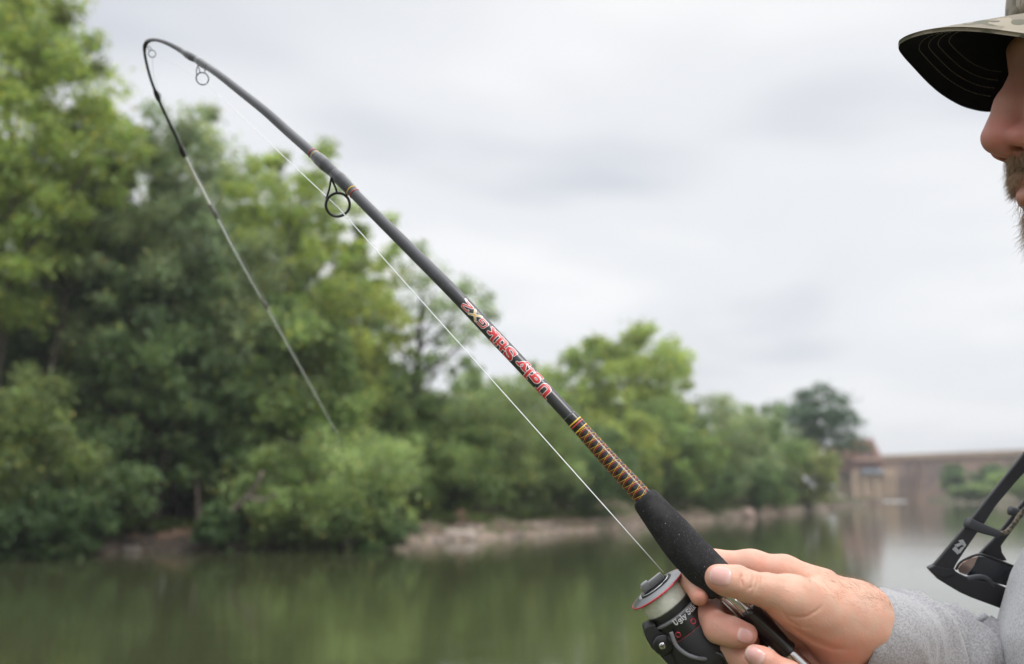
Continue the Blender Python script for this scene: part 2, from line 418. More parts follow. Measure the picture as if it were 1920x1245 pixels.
# tapering brick tower with steep roof
def frus(name, px0, px1, pt0, pt1, py0, py1, dep, dtop, m_, dn=0, parent=pw):
    c = dp((px0 + px1) / 2, (py0 + py1) / 2); zt, zb = zat(py0), zat(py1)
    y = c[1] + dep - dn; x0, x1, X0, X1 = [dp(q, py1)[0] for q in (px0, px1, pt0, pt1)]
    P = [(x0, y - dep, zb), (x1, y - dep, zb), (x1, y + dep, zb), (x0, y + dep, zb), (X0, y - dtop, zt), (X1, y - dtop, zt), (X1, y + dtop, zt), (X0, y + dtop, zt)]
    return mk(name, P, [(3, 2, 1, 0), (4, 5, 6, 7), (0, 1, 5, 4), (1, 2, 6, 5), (2, 3, 7, 6), (3, 0, 4, 7)], m_, parent, False)
frus('tower', 1600, 1656, 1606, 1641, 822, 864, 3.6, 2.6, M_brick)
frus('annexe', 1556, 1598, 1560, 1594, 836, 864, 3.6, 2.6, M_brick, 1)
frus('porch_roof', 1612, 1658, 1626, 1645, 869, 887, 3.0, .5, M_slate, .6)
blk('cornice', 1600, 1659, 860, 864, 4.4, M_damcap, .3)
for i, px in enumerate((1617, 1633)):
    blk('tower_window', px - 3, px + 3, 843, 855, .3, M_dkwin, .1)
for px in (1612, 1632, 1652):
    w = blk('arched_opening', px - 5, px + 5, 905, 928, .3, M_dkwin, .05)
for px in (1601, 1622, 1643, 1664, 1679):
    blk('pier', px - 2.5, px + 2.5, 886, 938, .6, M_tan, .5)
# low apron with a thin line of foam where the outflow runs
M_foam = mat('outflow_foam', (.42, .43, .43), .7, bump=[(1.5, .1, 4)])
fo = []
for i in range(60):
    a = i / 59; px = 1606 + 92 * a
    for q in (0, 1): fo.append(at_z(px, 939.0 + 2.2 * q + .7 * math.sin(i * 1.3 + q), .02 + .006 * ((i + q) % 3)))
tag(mk('foam', fo, [(2 * i, 2 * i + 1, 2 * i + 3, 2 * i + 2) for i in range(59)], M_foam), 'thin line of white foam at the foot of the powerhouse', 'foam', kind='stuff')
# dark jetty slab left of foam
B = MB(); c = at_z(1585, 944); B.box([c[0], c[1], .25], (5.5, 1.2, .45)); tag(B.build('stone_jetty', M_dam, None, False), 'low dark stone jetty at the waterline beside the powerhouse', 'jetty')
# right side bank in front of the dam
V = []
for i in range(30):
    px = 1740 + i * 30; s = at_z(px, 938.5 + i * .8); u = s[:2] / np.linalg.norm(s[:2])
    for (o_, h_) in ((-2, -.6), (0, .05), (2, .7), (12, 1.4)): V.append((*(s[:2] + u * o_), h_ * (1 + .2 * math.sin(i))))
tag(mk('dam_foot_bank', V, [(i * 4 + j, (i + 1) * 4 + j, (i + 1) * 4 + j + 1, i * 4 + j + 1) for i in range(29) for j in range(3)], M_bank), kind='structure')

# ------------------------------------------------------------------ trees
M_leaf = leafmat('leaf'); M_bark = mat('bark', (.075, .06, .045), .95, noise=[(6, (.14, .12, .1), .5, .7, 4)], bump=[(10, .02, 4)])
M_barkd = mat('dark_bark', (.035, .028, .022), .95, bump=[(10, .02, 4)])
def leaves(C, Rr, n, size, base, g, flat=.75, var=.22, droop=0.0, tone=None):
    """n leaves round each of the clump centres C (radius Rr)"""
    k = len(C); idx = np.repeat(np.arange(k), n)
    d = g.normal(size=(k * n, 3)); d /= np.linalg.norm(d, axis=1)[:, None]
    r = g.uniform(.25, 1.0, (k * n, 1)) ** .6
    r = r * (1 + .25 * g.normal(size=(k * n, 1)))
    P = C[idx] + d * r * Rr[idx][:, None] * np.array([1, 1, flat])
    if droop: P[:, 2] -= droop * (r[:, 0] * Rr[idx]) * g.uniform(0, 1, k * n)
    nrm = g.normal(size=(k * n, 3)) + d * .5 + np.array([0, 0, .7]); nrm /= np.linalg.norm(nrm, axis=1)[:, None]
    a = g.normal(size=(k * n, 3)); a -= nrm * np.sum(a * nrm, 1)[:, None]; a /= np.linalg.norm(a, axis=1)[:, None]
    b_ = np.cross(nrm, a); s = size * g.uniform(.55, 1.35, (k * n, 1))
    V = np.stack([P - a * s, P + b_ * s * .55, P + a * s, P - b_ * s * .55], 1).reshape(-1, 3)
    F = np.arange(k * n * 4).reshape(-1, 4)
    ct = np.ones((k, 3)) if tone is None else tone
    ctone = ct * (1 + var * g.normal(size=(k, 1)))
    c = np.array(base)[None] * np.clip(ctone[idx], .35, 2.2) * (1 + .22 * g.normal(size=(k * n, 1))) * (1 + .05 * g.normal(size=(k * n, 3)))
    yl = g.random((k * n, 1)) < .06
    c = np.where(yl, c * np.array([1.7, 1.35, .9]), c)
    return V, F, np.repeat(np.clip(c, .006, .6), 4, axis=0)
def tree(name, cat, label, px, d, top, w, base, seed, ncl=70, nl=130, leaf=.10, cb=.25, trunk_r=.16, open_=0.0, clump=.20, flat=.75, droop=0.0, shape='round', lean=0.0, group='trees and bushes on the far bank', bark=None, z0=None, var=.22, hv=0.0, depthf=.9):
    g = np.random.default_rng(seed)
    w = w * 1.12; nl = int(nl * .80); leaf = leaf * 1.12; ncl = int(ncl * 1.25); clump = clump * .92; var = var * 1.0; hv = hv * .75
    ztop = wp(px, top, d)[2]; bx, by = wp(px, HORIZON, d)[:2]
    zb = .8 if z0 is None else z0
    H = ztop - zb; Rw = w / 2 / FPX * d
    e = empty(name, (bx - lean * H, by, zb - .15)); tag(e, label, cat, group)
    zc0 = zb + cb * H; cz = (zc0 + ztop) / 2; hz_ = (ztop - zc0) / 2
    C = []; tries = 0
    while len(C) < ncl and tries < ncl * 40:
        tries += 1
        q = g.uniform(-1, 1, 3); l = np.linalg.norm(q)
        if l > 1 or l < .35 and g.random() < .75: continue
        if shape == 'cone' and math.hypot(q[0], q[1]) > .25 + .75 * (1 - (q[2] + 1) / 2) ** .8: continue
        if shape == 'layer': q[2] = round(q[2] * 3.4) / 3.4 + g.uniform(-.05, .05)
        if open_ and math.sin(q[0] * 5 + seed) * math.sin(q[2] * 5.5 + seed * 1.7) * math.cos(q[1] * 3) > .62 - open_: continue
        lob = 1 + .16 * math.sin(3 * math.atan2(q[2], q[0]) + seed) + .10 * math.sin(7 * math.atan2(q[2], q[0]) + seed * 2)
        if g.random() < .12: q = q / l * g.uniform(.98, 1.13)
        C.append([bx + q[0] * Rw * .88 * lob, by + q[1] * Rw * depthf, cz + q[2] * hz_ * .90 * (lob if q[2] > 0 else 1)])
    C = np.array(C); Rr = Rw * clump * g.uniform(.7, 1.45, len(C))
    tone = np.ones((len(C), 3))
    if hv:
        m_ = np.clip(.5 + .5 * pnoise(C, 1.6 / Rw, seed), 0, 1)[:, None]; tone = 1 + hv * (m_ - .4) * np.array([1.3, 1.0, .6])
    V, F, c = leaves(C, Rr, nl, leaf, base, g, flat, var, droop, tone)
    # stray twigs at the outline
    mk('crown', V, F, M_leaf, e, False, cols=c)
    B = MB(); tb = np.array([bx - lean * H, by, zb - .4]); tt = np.array([bx, by, zc0 + .62 * (ztop - zc0)])
    n = 9; T = [tb + (tt - tb) * (i / (n - 1)) + np.array([math.sin(i * 1.1 + seed), math.cos(i * .9 + seed), 0]) * H * .012 * (i > 0) for i in range(n)]
    T = np.array(T); B.tube(T, np.linspace(trunk_r, trunk_r * .3, n) * (1 + .5 * np.exp(-np.arange(n) * 1.2)), 8)
    for i in g.choice(len(C), min(len(C), 26), replace=False):
        c_ = C[i]; k = min(max((c_[2] - zb) / max(tt[2] - zb, .1) - .25, .15), .95); q0 = tb + (tt - tb) * k
        kk = k * (n - 1); q0 = T[int(kk)] * (1 - kk % 1) + T[min(int(kk) + 1, n - 1)] * (kk % 1)
        mid = (q0 + c_) / 2 + np.array([0, 0, -.08 * np.linalg.norm(c_ - q0)]) + g.normal(size=3) * .1
        P = spline(np.array([q0, mid, c_]), 6); r0 = trunk_r * (.42 - .25 * k); B.tube(P, np.linspace(r0, r0 * .25, 6), 5, False)
    B.build('trunk', bark or M_bark, e)
    return e
G_BR = (.235, .31, .09); G_MID = (.165, .235, .085); G_GREY = (.20, .255, .13); G_DK = (.12, .18, .075); G_YEL = (.25, .305, .09); G_OL = (.20, .235, .09)
tree('broadleaf_tree', 'tree', 'tall bright green tree at the left edge with ragged top', -45, 33, -190, 430, G_BR, 1, 170, 210, .10, .30, .28, clump=.17, hv=.7, open_=.12)
tree('broadleaf_tree', 'tree', 'yellow green upper crown tree just right of the left edge', 85, 35.5, 35, 230, G_BR, 2, 80, 160, .10, .45, .2, clump=.19, hv=.6, open_=.15)
tree('broadleaf_tree', 'tree', 'dull grey green tree below the bent rod tip', 285, 37, 178, 330, G_GREY, 3, 150, 200, .10, .18, .25, clump=.18, hv=.45, open_=.05)
tree('broadleaf_tree', 'tree', 'dark green inner tree between the left edge and the dull grey green tree', 155, 39, 330, 300, G_DK, 4, 110, 200, .11, .1, .25, clump=.2)
tree('broadleaf_tree', 'tree', 'bright yellow green tree behind the widest rod guide', 520, 41, 218, 320, G_BR, 5, 110, 150, .10, .25, .24, clump=.14, hv=.6, open_=.3)
tree('broadleaf_tree', 'tree', 'mid green tree filling the space right of the rod tip', 430, 38.5, 400, 300, G_GREY, 6, 120, 190, .10, .08, .2, clump=.19, hv=.3)
tree('broadleaf_tree', 'tree', 'leaning tree with yellow green sprays above the willow bush', 620, 40, 400, 270, G_YEL, 7, 64, 130, .10, .25, .16, clump=.2, hv=.5, open_=.25, lean=-.02)
tree('open_tree', 'tree', 'open tree with dark forked trunk and sky showing through its crown', 790, 44, 425, 250, G_MID, 8, 46, 95, .09, .42, .24, clump=.17, open_=.25, bark=M_barkd, lean=.10, hv=.4)
tree('shrub', 'bush', 'green bush with drooping branches low at the left edge', 20, 30.5, 690, 290, (.16, .21, .075), 9, 75, 170, .085, .02, .08, clump=.24, droop=.8)
tree('shrub', 'bush', 'dark undergrowth bush below the left edge trees', 130, 33, 800, 260, G_DK, 10, 60, 170, .09, .02, .06, clump=.24)
tree('shrub', 'bush', 'dark bush beside the red clay bank', 450, 37, 760, 200, (.08, .135, .05), 11, 60, 170, .09, .1, .08, clump=.24)
tree('willow_bush', 'bush', 'pale green willow bush leaning over the water', 615, 35.5, 790, 330, (.25, .33, .13), 12, 110, 210, .075, -.12, .1, clump=.2, droop=.7, z0=.6)
tree('shrub', 'bush', 'small pale willow bush right at the water, left of the open tree', 520, 35, 850, 160, (.21, .29, .11), 13, 40, 160, .075, -.1, .06, clump=.26, droop=.6, z0=.5)
tree('shrub', 'bush', 'upright green bush at the foot of the open tree', 765, 43, 690, 190, G_MID, 14, 80, 170, .09, -.05, .1, clump=.22, hv=.4)
tree('shrub', 'bush', 'broad grey green bush behind the fishing line', 955, 49, 690, 270, (.21, .275, .115), 15, 110, 200, .095, -.03, .1, clump=.2, droop=.4, hv=.3)
tree('shrub', 'bush', 'dark green bush shading the shore behind the line', 850, 46, 790, 190, G_MID, 16, 60, 170, .09, -.05, .08, clump=.24)
tree('shrub', 'bush', 'dark bush low behind the diamond thread wrap', 1095, 54, 800, 230, (.08, .13, .05), 17, 70, 170, .10, -.05, .1, clump=.24)
tree('broadleaf_tree', 'tree', 'round bright green tree standing highest in the middle distance', 1178, 74, 597, 262, G_BR, 18, 150, 150, .15, .22, .35, clump=.165, open_=.17, hv=.45)
tree('broadleaf_tree', 'tree', 'yellow green bushy tree in front of the round tallest tree', 1150, 63, 770, 190, G_YEL, 19, 70, 160, .12, .0, .2, clump=.22, hv=.4)
tree('shrub', 'bush', 'mid green bush above the foam grip', 1250, 66, 745, 180, G_MID, 20, 80, 160, .12, -.02, .2, clump=.22, hv=.4)
tree('broadleaf_tree', 'tree', 'grey green tree right of the round tallest tree', 1345, 76, 738, 190, G_GREY, 21, 90, 160, .13, .0, .2, clump=.2, hv=.4)
tree('broadleaf_tree', 'tree', 'small green tree between the grey green tree and the dark cedar', 1438, 86, 762, 150, (.14, .21, .07), 22, 70, 150, .14, .0, .2, clump=.21, hv=.3)
tree('cedar_tree', 'tree', 'dark layered cedar with flat branches beside the powerhouse', 1537, 112, 722, 168, (.05, .095, .045), 23, 95, 110, .17, .30, .4, clump=.27, flat=.5, shape='layer', z0=1.2, bark=M_barkd, open_=.12)
tree('shrub', 'bush', 'olive bush at the shore below the dark cedar', 1520, 97, 838, 110, G_OL, 24, 60, 150, .14, -.02, .15, clump=.24)
tree('shrub', 'bush', 'pale green bush sprawling left of the olive bush', 1455, 89, 850, 100, (.17, .23, .09), 25, 45, 150, .13, -.05, .12, clump=.25)
tree('shrub', 'bush', 'dark green bush on the shore above the thumb', 1385, 80, 850, 150, (.10, .16, .06), 26, 60, 150, .12, -.05, .15, clump=.24)
tree('shrub', 'bush', 'dark green bush on the shore right of the foam grip', 1300, 70, 850, 150, (.11, .17, .06), 27, 60, 150, .11, -.05, .15, clump=.24)
tree('shrub', 'bush', 'round green tree standing against the dam wall', 1790, 175, 868, 44, (.12, .19, .07), 28, 50, 120, .24, -.02, .2, clump=.25)
tree('shrub', 'bush', 'darker tree against the dam, left of the glasses arm', 1862, 165, 864, 62, (.09, .15, .06), 29, 60, 120, .24, -.02, .2, clump=.24)
tree('shrub', 'bush', 'low pale bush at the foot of the dam', 1832, 160, 908, 70, (.17, .24, .09), 30, 45, 120, .22, -.05, .15, clump=.26)
tree('shrub', 'bush', 'bright bush at the right edge behind the hanging glasses', 1925, 150, 868, 110, G_MID, 31, 60, 120, .22, -.02, .2, clump=.24)
tree('broadleaf_tree', 'tree', 'pale tree rising behind the broad bush and the rod lettering', 1010, 62, 668, 170, (.19, .26, .10), 32, 70, 140, .12, .1, .2, clump=.2, open_=.1, hv=.3)
tree('broadleaf_tree', 'tree', 'thin pale tree peeking out between the open tree and the broad bush', 900, 60, 665, 150, (.17, .24, .10), 33, 50, 130, .12, .1, .18, clump=.2, open_=.12)
for (px, d, top, w, bc, sd_, lab) in ((215, 43, 200, 300, G_MID, 41, 'mid green tree showing behind the dull grey green tree, left side'), (370, 45, 208, 290, G_GREY, 42, 'grey green tree straight behind the bent tip section'),
        (450, 46, 330, 240, G_BR, 43, 'light green tree deeper in the wood right of the tip section'), (590, 47, 560, 240, G_BR, 44, 'light green tree behind the butt guide, deeper in the wood'), (690, 50, 650, 210, G_MID, 45, 'mid green tree half hidden behind the open tree trunk'),
        (60, 42, 200, 300, G_DK, 46, 'dark tree deep in the wood at the left edge'), (300, 36, 470, 300, G_DK, 47, 'dark lower tree above the red clay bank'), (540, 37.5, 560, 280, G_MID, 48, 'lower green tree between the tip section and the willow bush'),
        (860, 66, 690, 180, (.19, .26, .10), 49, 'pale distant tree in the gap right of the open tree'), (1080, 80, 690, 160, G_MID, 50, 'distant green tree left of the round tallest tree'), (1400, 100, 752, 170, G_GREY, 51, 'distant grey green tree behind the small green tree')):
    tree('broadleaf_tree', 'tree', lab, px, d, top, w, bc, sd_, 110, 150, .12, .08, .2, clump=.2, hv=.4, open_=.06)
for (px, d, top, w, sd_, lab) in ((-60, 29.6, 870, 220, 61, 'dark low bush hanging over the water beyond the left edge bush'), (75, 30.1, 900, 200, 62, 'dark low bush at the water below the drooping left edge bush'), (150, 31.0, 905, 130, 63, 'dark low bush hanging over the water left of the clay bank'),
        (410, 33.3, 935, 80, 64, 'dark low bush between the clay bank and the bare branch'), (690, 35.1, 900, 150, 65, 'dark low bush above the fallen log')):
    tree('shrub', 'bush', lab, px, d, top, w, (.07, .12, .045), sd_, 45, 170, .08, -.3, .05, clump=.24, droop=.6, z0=.30)
for (px, d, top, w, bc, sd_, lab) in ((235, 40, 185, 210, G_GREY, 71, 'grey green treetop filling the notch between the left edge trees and the rod tip'), (455, 43, 222, 210, G_BR, 72, 'light green treetop between the tip section and the butt guide'),
        (680, 45.5, 395, 170, G_BR, 73, 'light treetop sloping down right of the butt guide'), (575, 44, 290, 190, G_MID, 74, 'mid green treetop just below the widest rod guide')):
    tree('broadleaf_tree', 'tree', lab, px, d, top, w, bc, sd_, 70, 150, .11, .2, .2, clump=.19, hv=.4, open_=.12)
# far wood closing the view between the trunks
g = np.random.default_rng(77); Cs = []; 
for px in np.arange(-420, 1500, 20):
    s = shore_pt(px); u = s[:2] / np.linalg.norm(s[:2]); dd = np.linalg.norm(s[:2])
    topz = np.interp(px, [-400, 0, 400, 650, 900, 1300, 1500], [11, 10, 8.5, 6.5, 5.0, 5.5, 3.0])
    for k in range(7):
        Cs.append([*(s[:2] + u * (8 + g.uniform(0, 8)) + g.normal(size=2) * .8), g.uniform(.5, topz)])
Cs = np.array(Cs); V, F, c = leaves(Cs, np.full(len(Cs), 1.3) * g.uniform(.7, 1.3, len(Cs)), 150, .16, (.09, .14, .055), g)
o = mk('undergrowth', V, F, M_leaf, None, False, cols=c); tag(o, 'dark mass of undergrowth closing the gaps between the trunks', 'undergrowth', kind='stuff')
# grass and weeds along the top of the bank
Cs = []
for px in np.arange(-240, 1640, 5):
    s = shore_pt(px); u = s[:2] / np.linalg.norm(s[:2])
    o_ = g.uniform(1.7, 3.4); Cs.append([*(s[:2] + u * o_), .55 + .12 * o_])
Cs = np.array(Cs); V, F, c = leaves(Cs, np.full(len(Cs), .33), 60, .07, (.075, .11, .03), g, .6)
o = mk('bank_weeds', V, F, M_leaf, None, False, cols=c); tag(o, 'low green weeds growing along the top of the far bank', 'weeds', kind='stuff')
# driftwood and bare trunks
M_drift = mat('driftwood', (.22, .175, .15), .9, noise=[(5, (.13, .1, .08), .4, .7, 4)])
def limb(name, pts, r, label, m_=M_drift, cat='branch', fork=None):
    P = spline(np.array([wp(*q) for q in pts]), 14); B = MB(); B.tube(P, np.linspace(r, r * .45, 14), 8)
    if fork: B.tube(spline(np.array([wp(*q) for q in fork]), 10), np.linspace(r * .6, r * .25, 10), 7)
    tag(B.build(name, m_), label, cat)
limb('bare_branch', [(395, 990, 33.2), (450, 945, 32.9), (480, 912, 32.7), (492, 885, 32.6)], .12, 'pale bare branch curving up beside the willow bush', fork=[(462, 932, 32.8), (495, 938, 32.6), (520, 925, 32.5)])
limb('bare_snag', [(372, 985, 35.5), (371, 940, 35.5), (368, 890, 35.6)], .09, 'thin pale trunk standing right of the red clay bank', cat='dead tree')
limb('dark_snag', [(345, 1000, 36.5), (322, 900, 36.5), (318, 800, 36.6)], .14, 'thin dark trunk rising behind the red clay bank', M_barkd, 'dead tree')
limb('fallen_log', [(640, 1020, 34.2), (690, 1013, 34.6), (738, 1021, 35)], .22, 'dark fallen log at the waterline right of the willow bush', M_barkd, 'log')
# ------------------------------------------------------------------ foreground helpers (view-aligned metres, turned into world metres on linking)
def mkc(name, V, F, mat_=None, parent=None, smooth=True, **k): return mk(name, c2w(V), F, mat_, parent, smooth, **k)
class MC(MB):
    def build(s, name, m_, parent=None, smooth=True): return mkc(name, np.concatenate(s.V), s.F, m_, parent, smooth)
def bevel(o, w, seg=2):
    b_ = o.modifiers.new('bevel', 'BEVEL'); b_.width = w; b_.segments = seg; b_.limit_method = 'ANGLE'; return o
def rows(P):                             # (px, py, depth, radius in px) -> view-aligned xyz + metres
    P = np.array(P, float); return np.array([[*vp(*r[:3]), r[3] * r[2] / FPX] for r in P])
def curve_tube(P, n, k=16, cap=True):
    q = spline(rows(P), n); return tube_vf(q[:, :3], q[:, 3], k, cap)
def circ(c, nrm, r, n=40, u=None, e=1.0):
    nrm = np.array(nrm, float); nrm /= np.linalg.norm(nrm)
    u = np.array(u if u is not None else (0, 1.0, 0.01)); u = u - nrm * np.dot(u, nrm); u /= np.linalg.norm(u); w = np.cross(nrm, u)
    a = np.linspace(0, 2 * math.pi, n, endpoint=False)
    return np.array(c) + r * (np.cos(a)[:, None] * u + e * np.sin(a)[:, None] * w)
def ring_vf(C, r, k=10):                 # closed tube through the points C
    n = len(C); T = np.roll(C, -1, 0) - np.roll(C, 1, 0); T /= np.linalg.norm(T, axis=1)[:, None]
    ctr = C.mean(0); U = C - ctr; U -= T * np.sum(U * T, 1)[:, None]; U /= np.linalg.norm(U, axis=1)[:, None]; W = np.cross(T, U)
    a = np.arange(k) * 2 * math.pi / k
    V = (C[:, None] + r * (np.cos(a)[None, :, None] * U[:, None] + np.sin(a)[None, :, None] * W[:, None])).reshape(-1, 3)
    return V, [(i * k + j, i * k + (j + 1) % k, ((i + 1) % n) * k + (j + 1) % k, ((i + 1) % n) * k + j) for i in range(n) for j in range(k)]

M_blank = mat('rod_blank', (.024, .025, .029), .36, spec=.55, coat=.25, noise=[(120, (.045, .046, .05), .55, .75, 5)], bump=[(900, .00003, 3)])
M_wrap = mat('thread_wrap', (.007, .007, .009), .3, coat=.45)
M_yel = mat('yellow_thread', (.80, .50, .04), .4, coat=.3)
M_red = mat('red_thread', (.55, .035, .03), .4, coat=.6)
M_foam_g = mat('foam_grip', (.022, .022, .024), .93, spec=.25, noise=[(60, (.045, .045, .045), .5, .72, 4), (900, (.06, .06, .062), .56, .74, 3), (650, (.20, .19, .18), .715, .75, 2)], bump=[(1500, .00012, 3), (180, .00015, 2)])
M_dred = mat('dark_red_thread', (.30, .015, .015), .4, coat=.6)
M_alu = mat('brushed_metal', (.62, .62, .62), .22, metal=1.0, bump=[(300, .00003, 2)])
M_seat = mat('black_seat', (.012, .012, .014), .32, coat=.4)
M_guide = mat('guide_metal', (.03, .03, .033), .35, metal=.3)
M_ins = mat('guide_insert', (.10, .10, .11), .25, metal=.6)
M_tip = mat('white_glass_tip', (.74, .76, .70), .35, coat=.4)
M_tip2 = mat('clear_glass_tip', (.70, .78, .66), .25, trans=.85)
M_line = mat('nylon_line', (.86, .90, .93), .3, coat=.3)

# ------------------------------------------------------------------ fishing rod
ROD = [(1330, 1073, .627, 15), (1270, 1008, .630, 16), (1214, 941, .635, 16.6), (1150, 871, .642, 15.2), (1093, 808, .648, 13.6), (1066, 778, .650, 13), (1023, 731.5, .655, 12.9), (928.8, 631.7, .668, 12.8), (849.6, 547.7, .68, 12.6), (770, 468, .70, 11.6), (691.8, 390.8, .72, 10.3), (625, 323, .74, 9.7),
       (580, 282, .757, 9.3), (538, 245, .775, 8.9), (498, 209, .79, 8.5), (451, 171.5, .81, 7.8), (408, 138, .83, 7.0), (375, 116, .85, 6.4), (352, 102.5, .86, 5.8), (330, 89, .87, 4.8), (307.5, 78.5, .88, 3.8), (290, 74.5, .89, 3.2), (277, 77.5, .90, 3.0), (271.5, 87, .905, 2.8), (272, 105, .915, 2.6), (281.6, 144.5, .93, 2.6), (294, 178, .945, 2.8), (314, 223, .965, 2.8), (330, 256, .98, 2.9), (343.5, 288, .995, 3.0)]
TIP = [(343.5, 288, .995, 3.0), (368, 336, 1.02, 3.1), (395, 387, 1.04, 2.8), (447, 485, 1.08, 1.7), (495, 570, 1.13, 1.4), (560, 685, 1.2, 1.1), (600, 757, 1.26, .9), (632, 815, 1.33, .75)]
rod = empty('fishing_rod', c2w(vp(1330, 1073, .627)))
tag(rod, 'black fishing rod with red lettering, gripped by hand and bent over at its tip', 'fishing rod')
RS = spline(rows(ROD), 420)
V, F = tube_vf(RS[:, :3], RS[:, 3], 28); mkc('blank', V, F, M_blank, rod)
V, F = curve_tube(TIP[:3] + [(400, 396, 1.044, 2.7)], 30, 14); mkc('tip_section', V, F, M_tip, rod)
V, F = curve_tube([(400, 396, 1.044, 2.1)] + TIP[3:], 90, 14); mkc('clear_tip_section', V, F, M_tip2, rod)
SL = np.concatenate([[0], np.cumsum(np.linalg.norm(np.diff(RS[:, :3], axis=0), axis=1))])
RT, _, _ = frames(RS[:, :3])
def rod_at(s):                           # centre, radius, tangent at arc length s
    return (np.stack([np.interp(s, SL, RS[:, k]) for k in range(3)], -1), np.interp(s, SL, RS[:, 3]), np.stack([np.interp(s, SL, RT[:, k]) for k in range(3)], -1))
def s_near(px, py):
    q = RS[:, :3]; u = 960 + q[:, 0] / q[:, 2] * FPX; v = 622.5 - q[:, 1] / q[:, 2] * FPX
    return SL[np.argmin((u - px)**2 + (v - py)**2)]
def rod_surf(s, phi, lift=0.0):          # phi 0 = the side with the lettering
    c, r, T = rod_at(s); n0 = -c / np.linalg.norm(c, axis=-1, keepdims=True); n0 = n0 - T * np.sum(n0 * T, -1, keepdims=True); n0 /= np.linalg.norm(n0, axis=-1, keepdims=True)
    w = np.cross(T, n0); sg = np.sign(np.sum(w * np.array([-.7, -.7, 0]), -1, keepdims=True)); w = w * sg
    rr = (r + lift)[..., None]
    return c + rr * (np.cos(phi)[..., None] * n0 + np.sin(phi)[..., None] * w)
def sleeve_on_rod(name, m_, knots, k=28, n=60):   # a swelling sleeve: knots = (px, py, extra radius in mm)
    s = np.array([s_near(a, b_) for a, b_, _ in knots]); e_ = np.array([q[2] for q in knots]) * .001
    o_ = np.argsort(s); s, e_ = s[o_], e_[o_]; ss = np.linspace(s[0], s[-1], n)
    t_ = np.interp(ss, s, e_); ker = np.array([1, 2, 3, 2, 1]) / 9; t2 = np.convolve(np.pad(t_, 2, 'edge'), ker, 'valid')
    c, r, _ = rod_at(ss); V, F = tube_vf(c, r + t2, k); return mkc(name, V, F, m_, rod)
def band(px, py, wmm, m_, lift):
    s = s_near(px, py); ss = np.linspace(s - wmm * .0005, s + wmm * .0005, 4); c, r, _ = rod_at(ss); V, F = tube_vf(c, r + np.array([0, 1, 1, 0]) * .0002 + lift * .001, 28); mkc('trim_band', V, F, m_, rod)
# diamond wrap above the grip
sleeve_on_rod('thread_wrap', M_wrap, [(1214, 941, .25), (1150, 871, .25), (1090, 804, .25), (1078, 791, .3), (1068, 781, .0)])
s0, s1 = s_near(1211, 938), s_near(1089, 803); pitch = .0094
def helix(name, m_, rad, shift, lift):
    B = MC()
    for hand in (1, -1):
        for st in (0, math.pi):
            ss = np.linspace(s0, s1, 300); ph = hand * (2 * math.pi * (ss - s0 + shift) / pitch) + st
            P = rod_surf(ss, ph, .00028 + lift + (.00006 if hand > 0 else 0)); T_ = np.gradient(P, axis=0); c, r, _ = rod_at(ss)
            N_ = P - c; N_ /= np.linalg.norm(N_, axis=1)[:, None]; T_ /= np.linalg.norm(T_, axis=1)[:, None]; W_ = np.cross(T_, N_)
            a = np.arange(5) * 2 * math.pi / 5
            V = (P[:, None] + rad * (np.cos(a)[None, :, None] * N_[:, None] * .5 + np.sin(a)[None, :, None] * W_[:, None])).reshape(-1, 3)
            B.add(V, [(i * 5 + j, i * 5 + (j + 1) % 5, (i + 1) * 5 + (j + 1) % 5, (i + 1) * 5 + j) for i in range(299) for j in range(5)])
    return B.build(name, m_, rod)
helix('yellow_thread', M_yel, .00013, 0, .00010)
helix('red_thread', M_red, .00014, .0010, 0)
band(1089, 803, .9, M_yel, .28); band(1077, 789, 1.0, M_yel, .3); band(1082, 795, 1.0, M_red, .3)
# butt guide wraps
sleeve_on_rod('thread_wrap', M_wrap, [(660, 358, .15), (648, 346, .75), (638, 336, 1.05), (629, 327, .5), (625, 323, .25)])
sleeve_on_rod('thread_wrap', M_wrap, [(625, 323, .25), (619, 317, .6), (610, 309, 1.25), (600, 300, 1.0), (588, 290, .12)])
band(659, 357, .7, M_yel, .25); band(664, 362, 1.1, M_dred, .18); band(590, 291.5, .6, M_yel, .25); band(586, 288, 1.2, M_dred, .15)
sleeve_on_rod('thread_wrap', M_wrap, [(392, 127, .05), (383, 121, .5), (375, 116, .7), (368, 112, .1)])
sleeve_on_rod('thread_wrap', M_wrap, [(367, 111, .1), (359, 106, .8), (352, 102.5, .8), (344, 98, .05)])
sleeve_on_rod('thread_wrap', M_wrap, [(290, 74.5, .05), (277, 77.5, .45), (271.5, 87, .5), (271, 99, .05)])
for (a, b_) in ((294, 178), (343.0, 286)):
    s = s_near(a, b_); c, r, T = rod_at(np.array([s])); V, F = lathe([(-.007, r[0]), (-.004, r[0] + .0007), (0, r[0] + .0011), (.004, r[0] + .0007), (.006, r[0])], c[0], T[0], 16); mkc('thread_wrap', V, F, M_guide, rod)
TS = spline(rows(TIP), 200)
def tip_at(px, py):
    u = 960 + TS[:, 0] / TS[:, 2] * FPX; v = 622.5 - TS[:, 1] / TS[:, 2] * FPX; i = int(np.clip(np.argmin((u - px)**2 + (v - py)**2), 1, 198)); T = TS[i + 1, :3] - TS[i - 1, :3]; return TS[i, :3], TS[i, 3], T / np.linalg.norm(T)
M_clip = mat('grey_wrap', (.22, .22, .21), .35, coat=.5)
for (a, b_) in ((400, 398), (496, 572)):
    c, r, T = tip_at(a, b_); V, F = lathe([(-.011, r), (-.006, r + .0005), (0, r + .0009), (.005, r + .0006), (.009, r)], c, T, 16); mkc('thread_wrap', V, F, M_clip, rod)
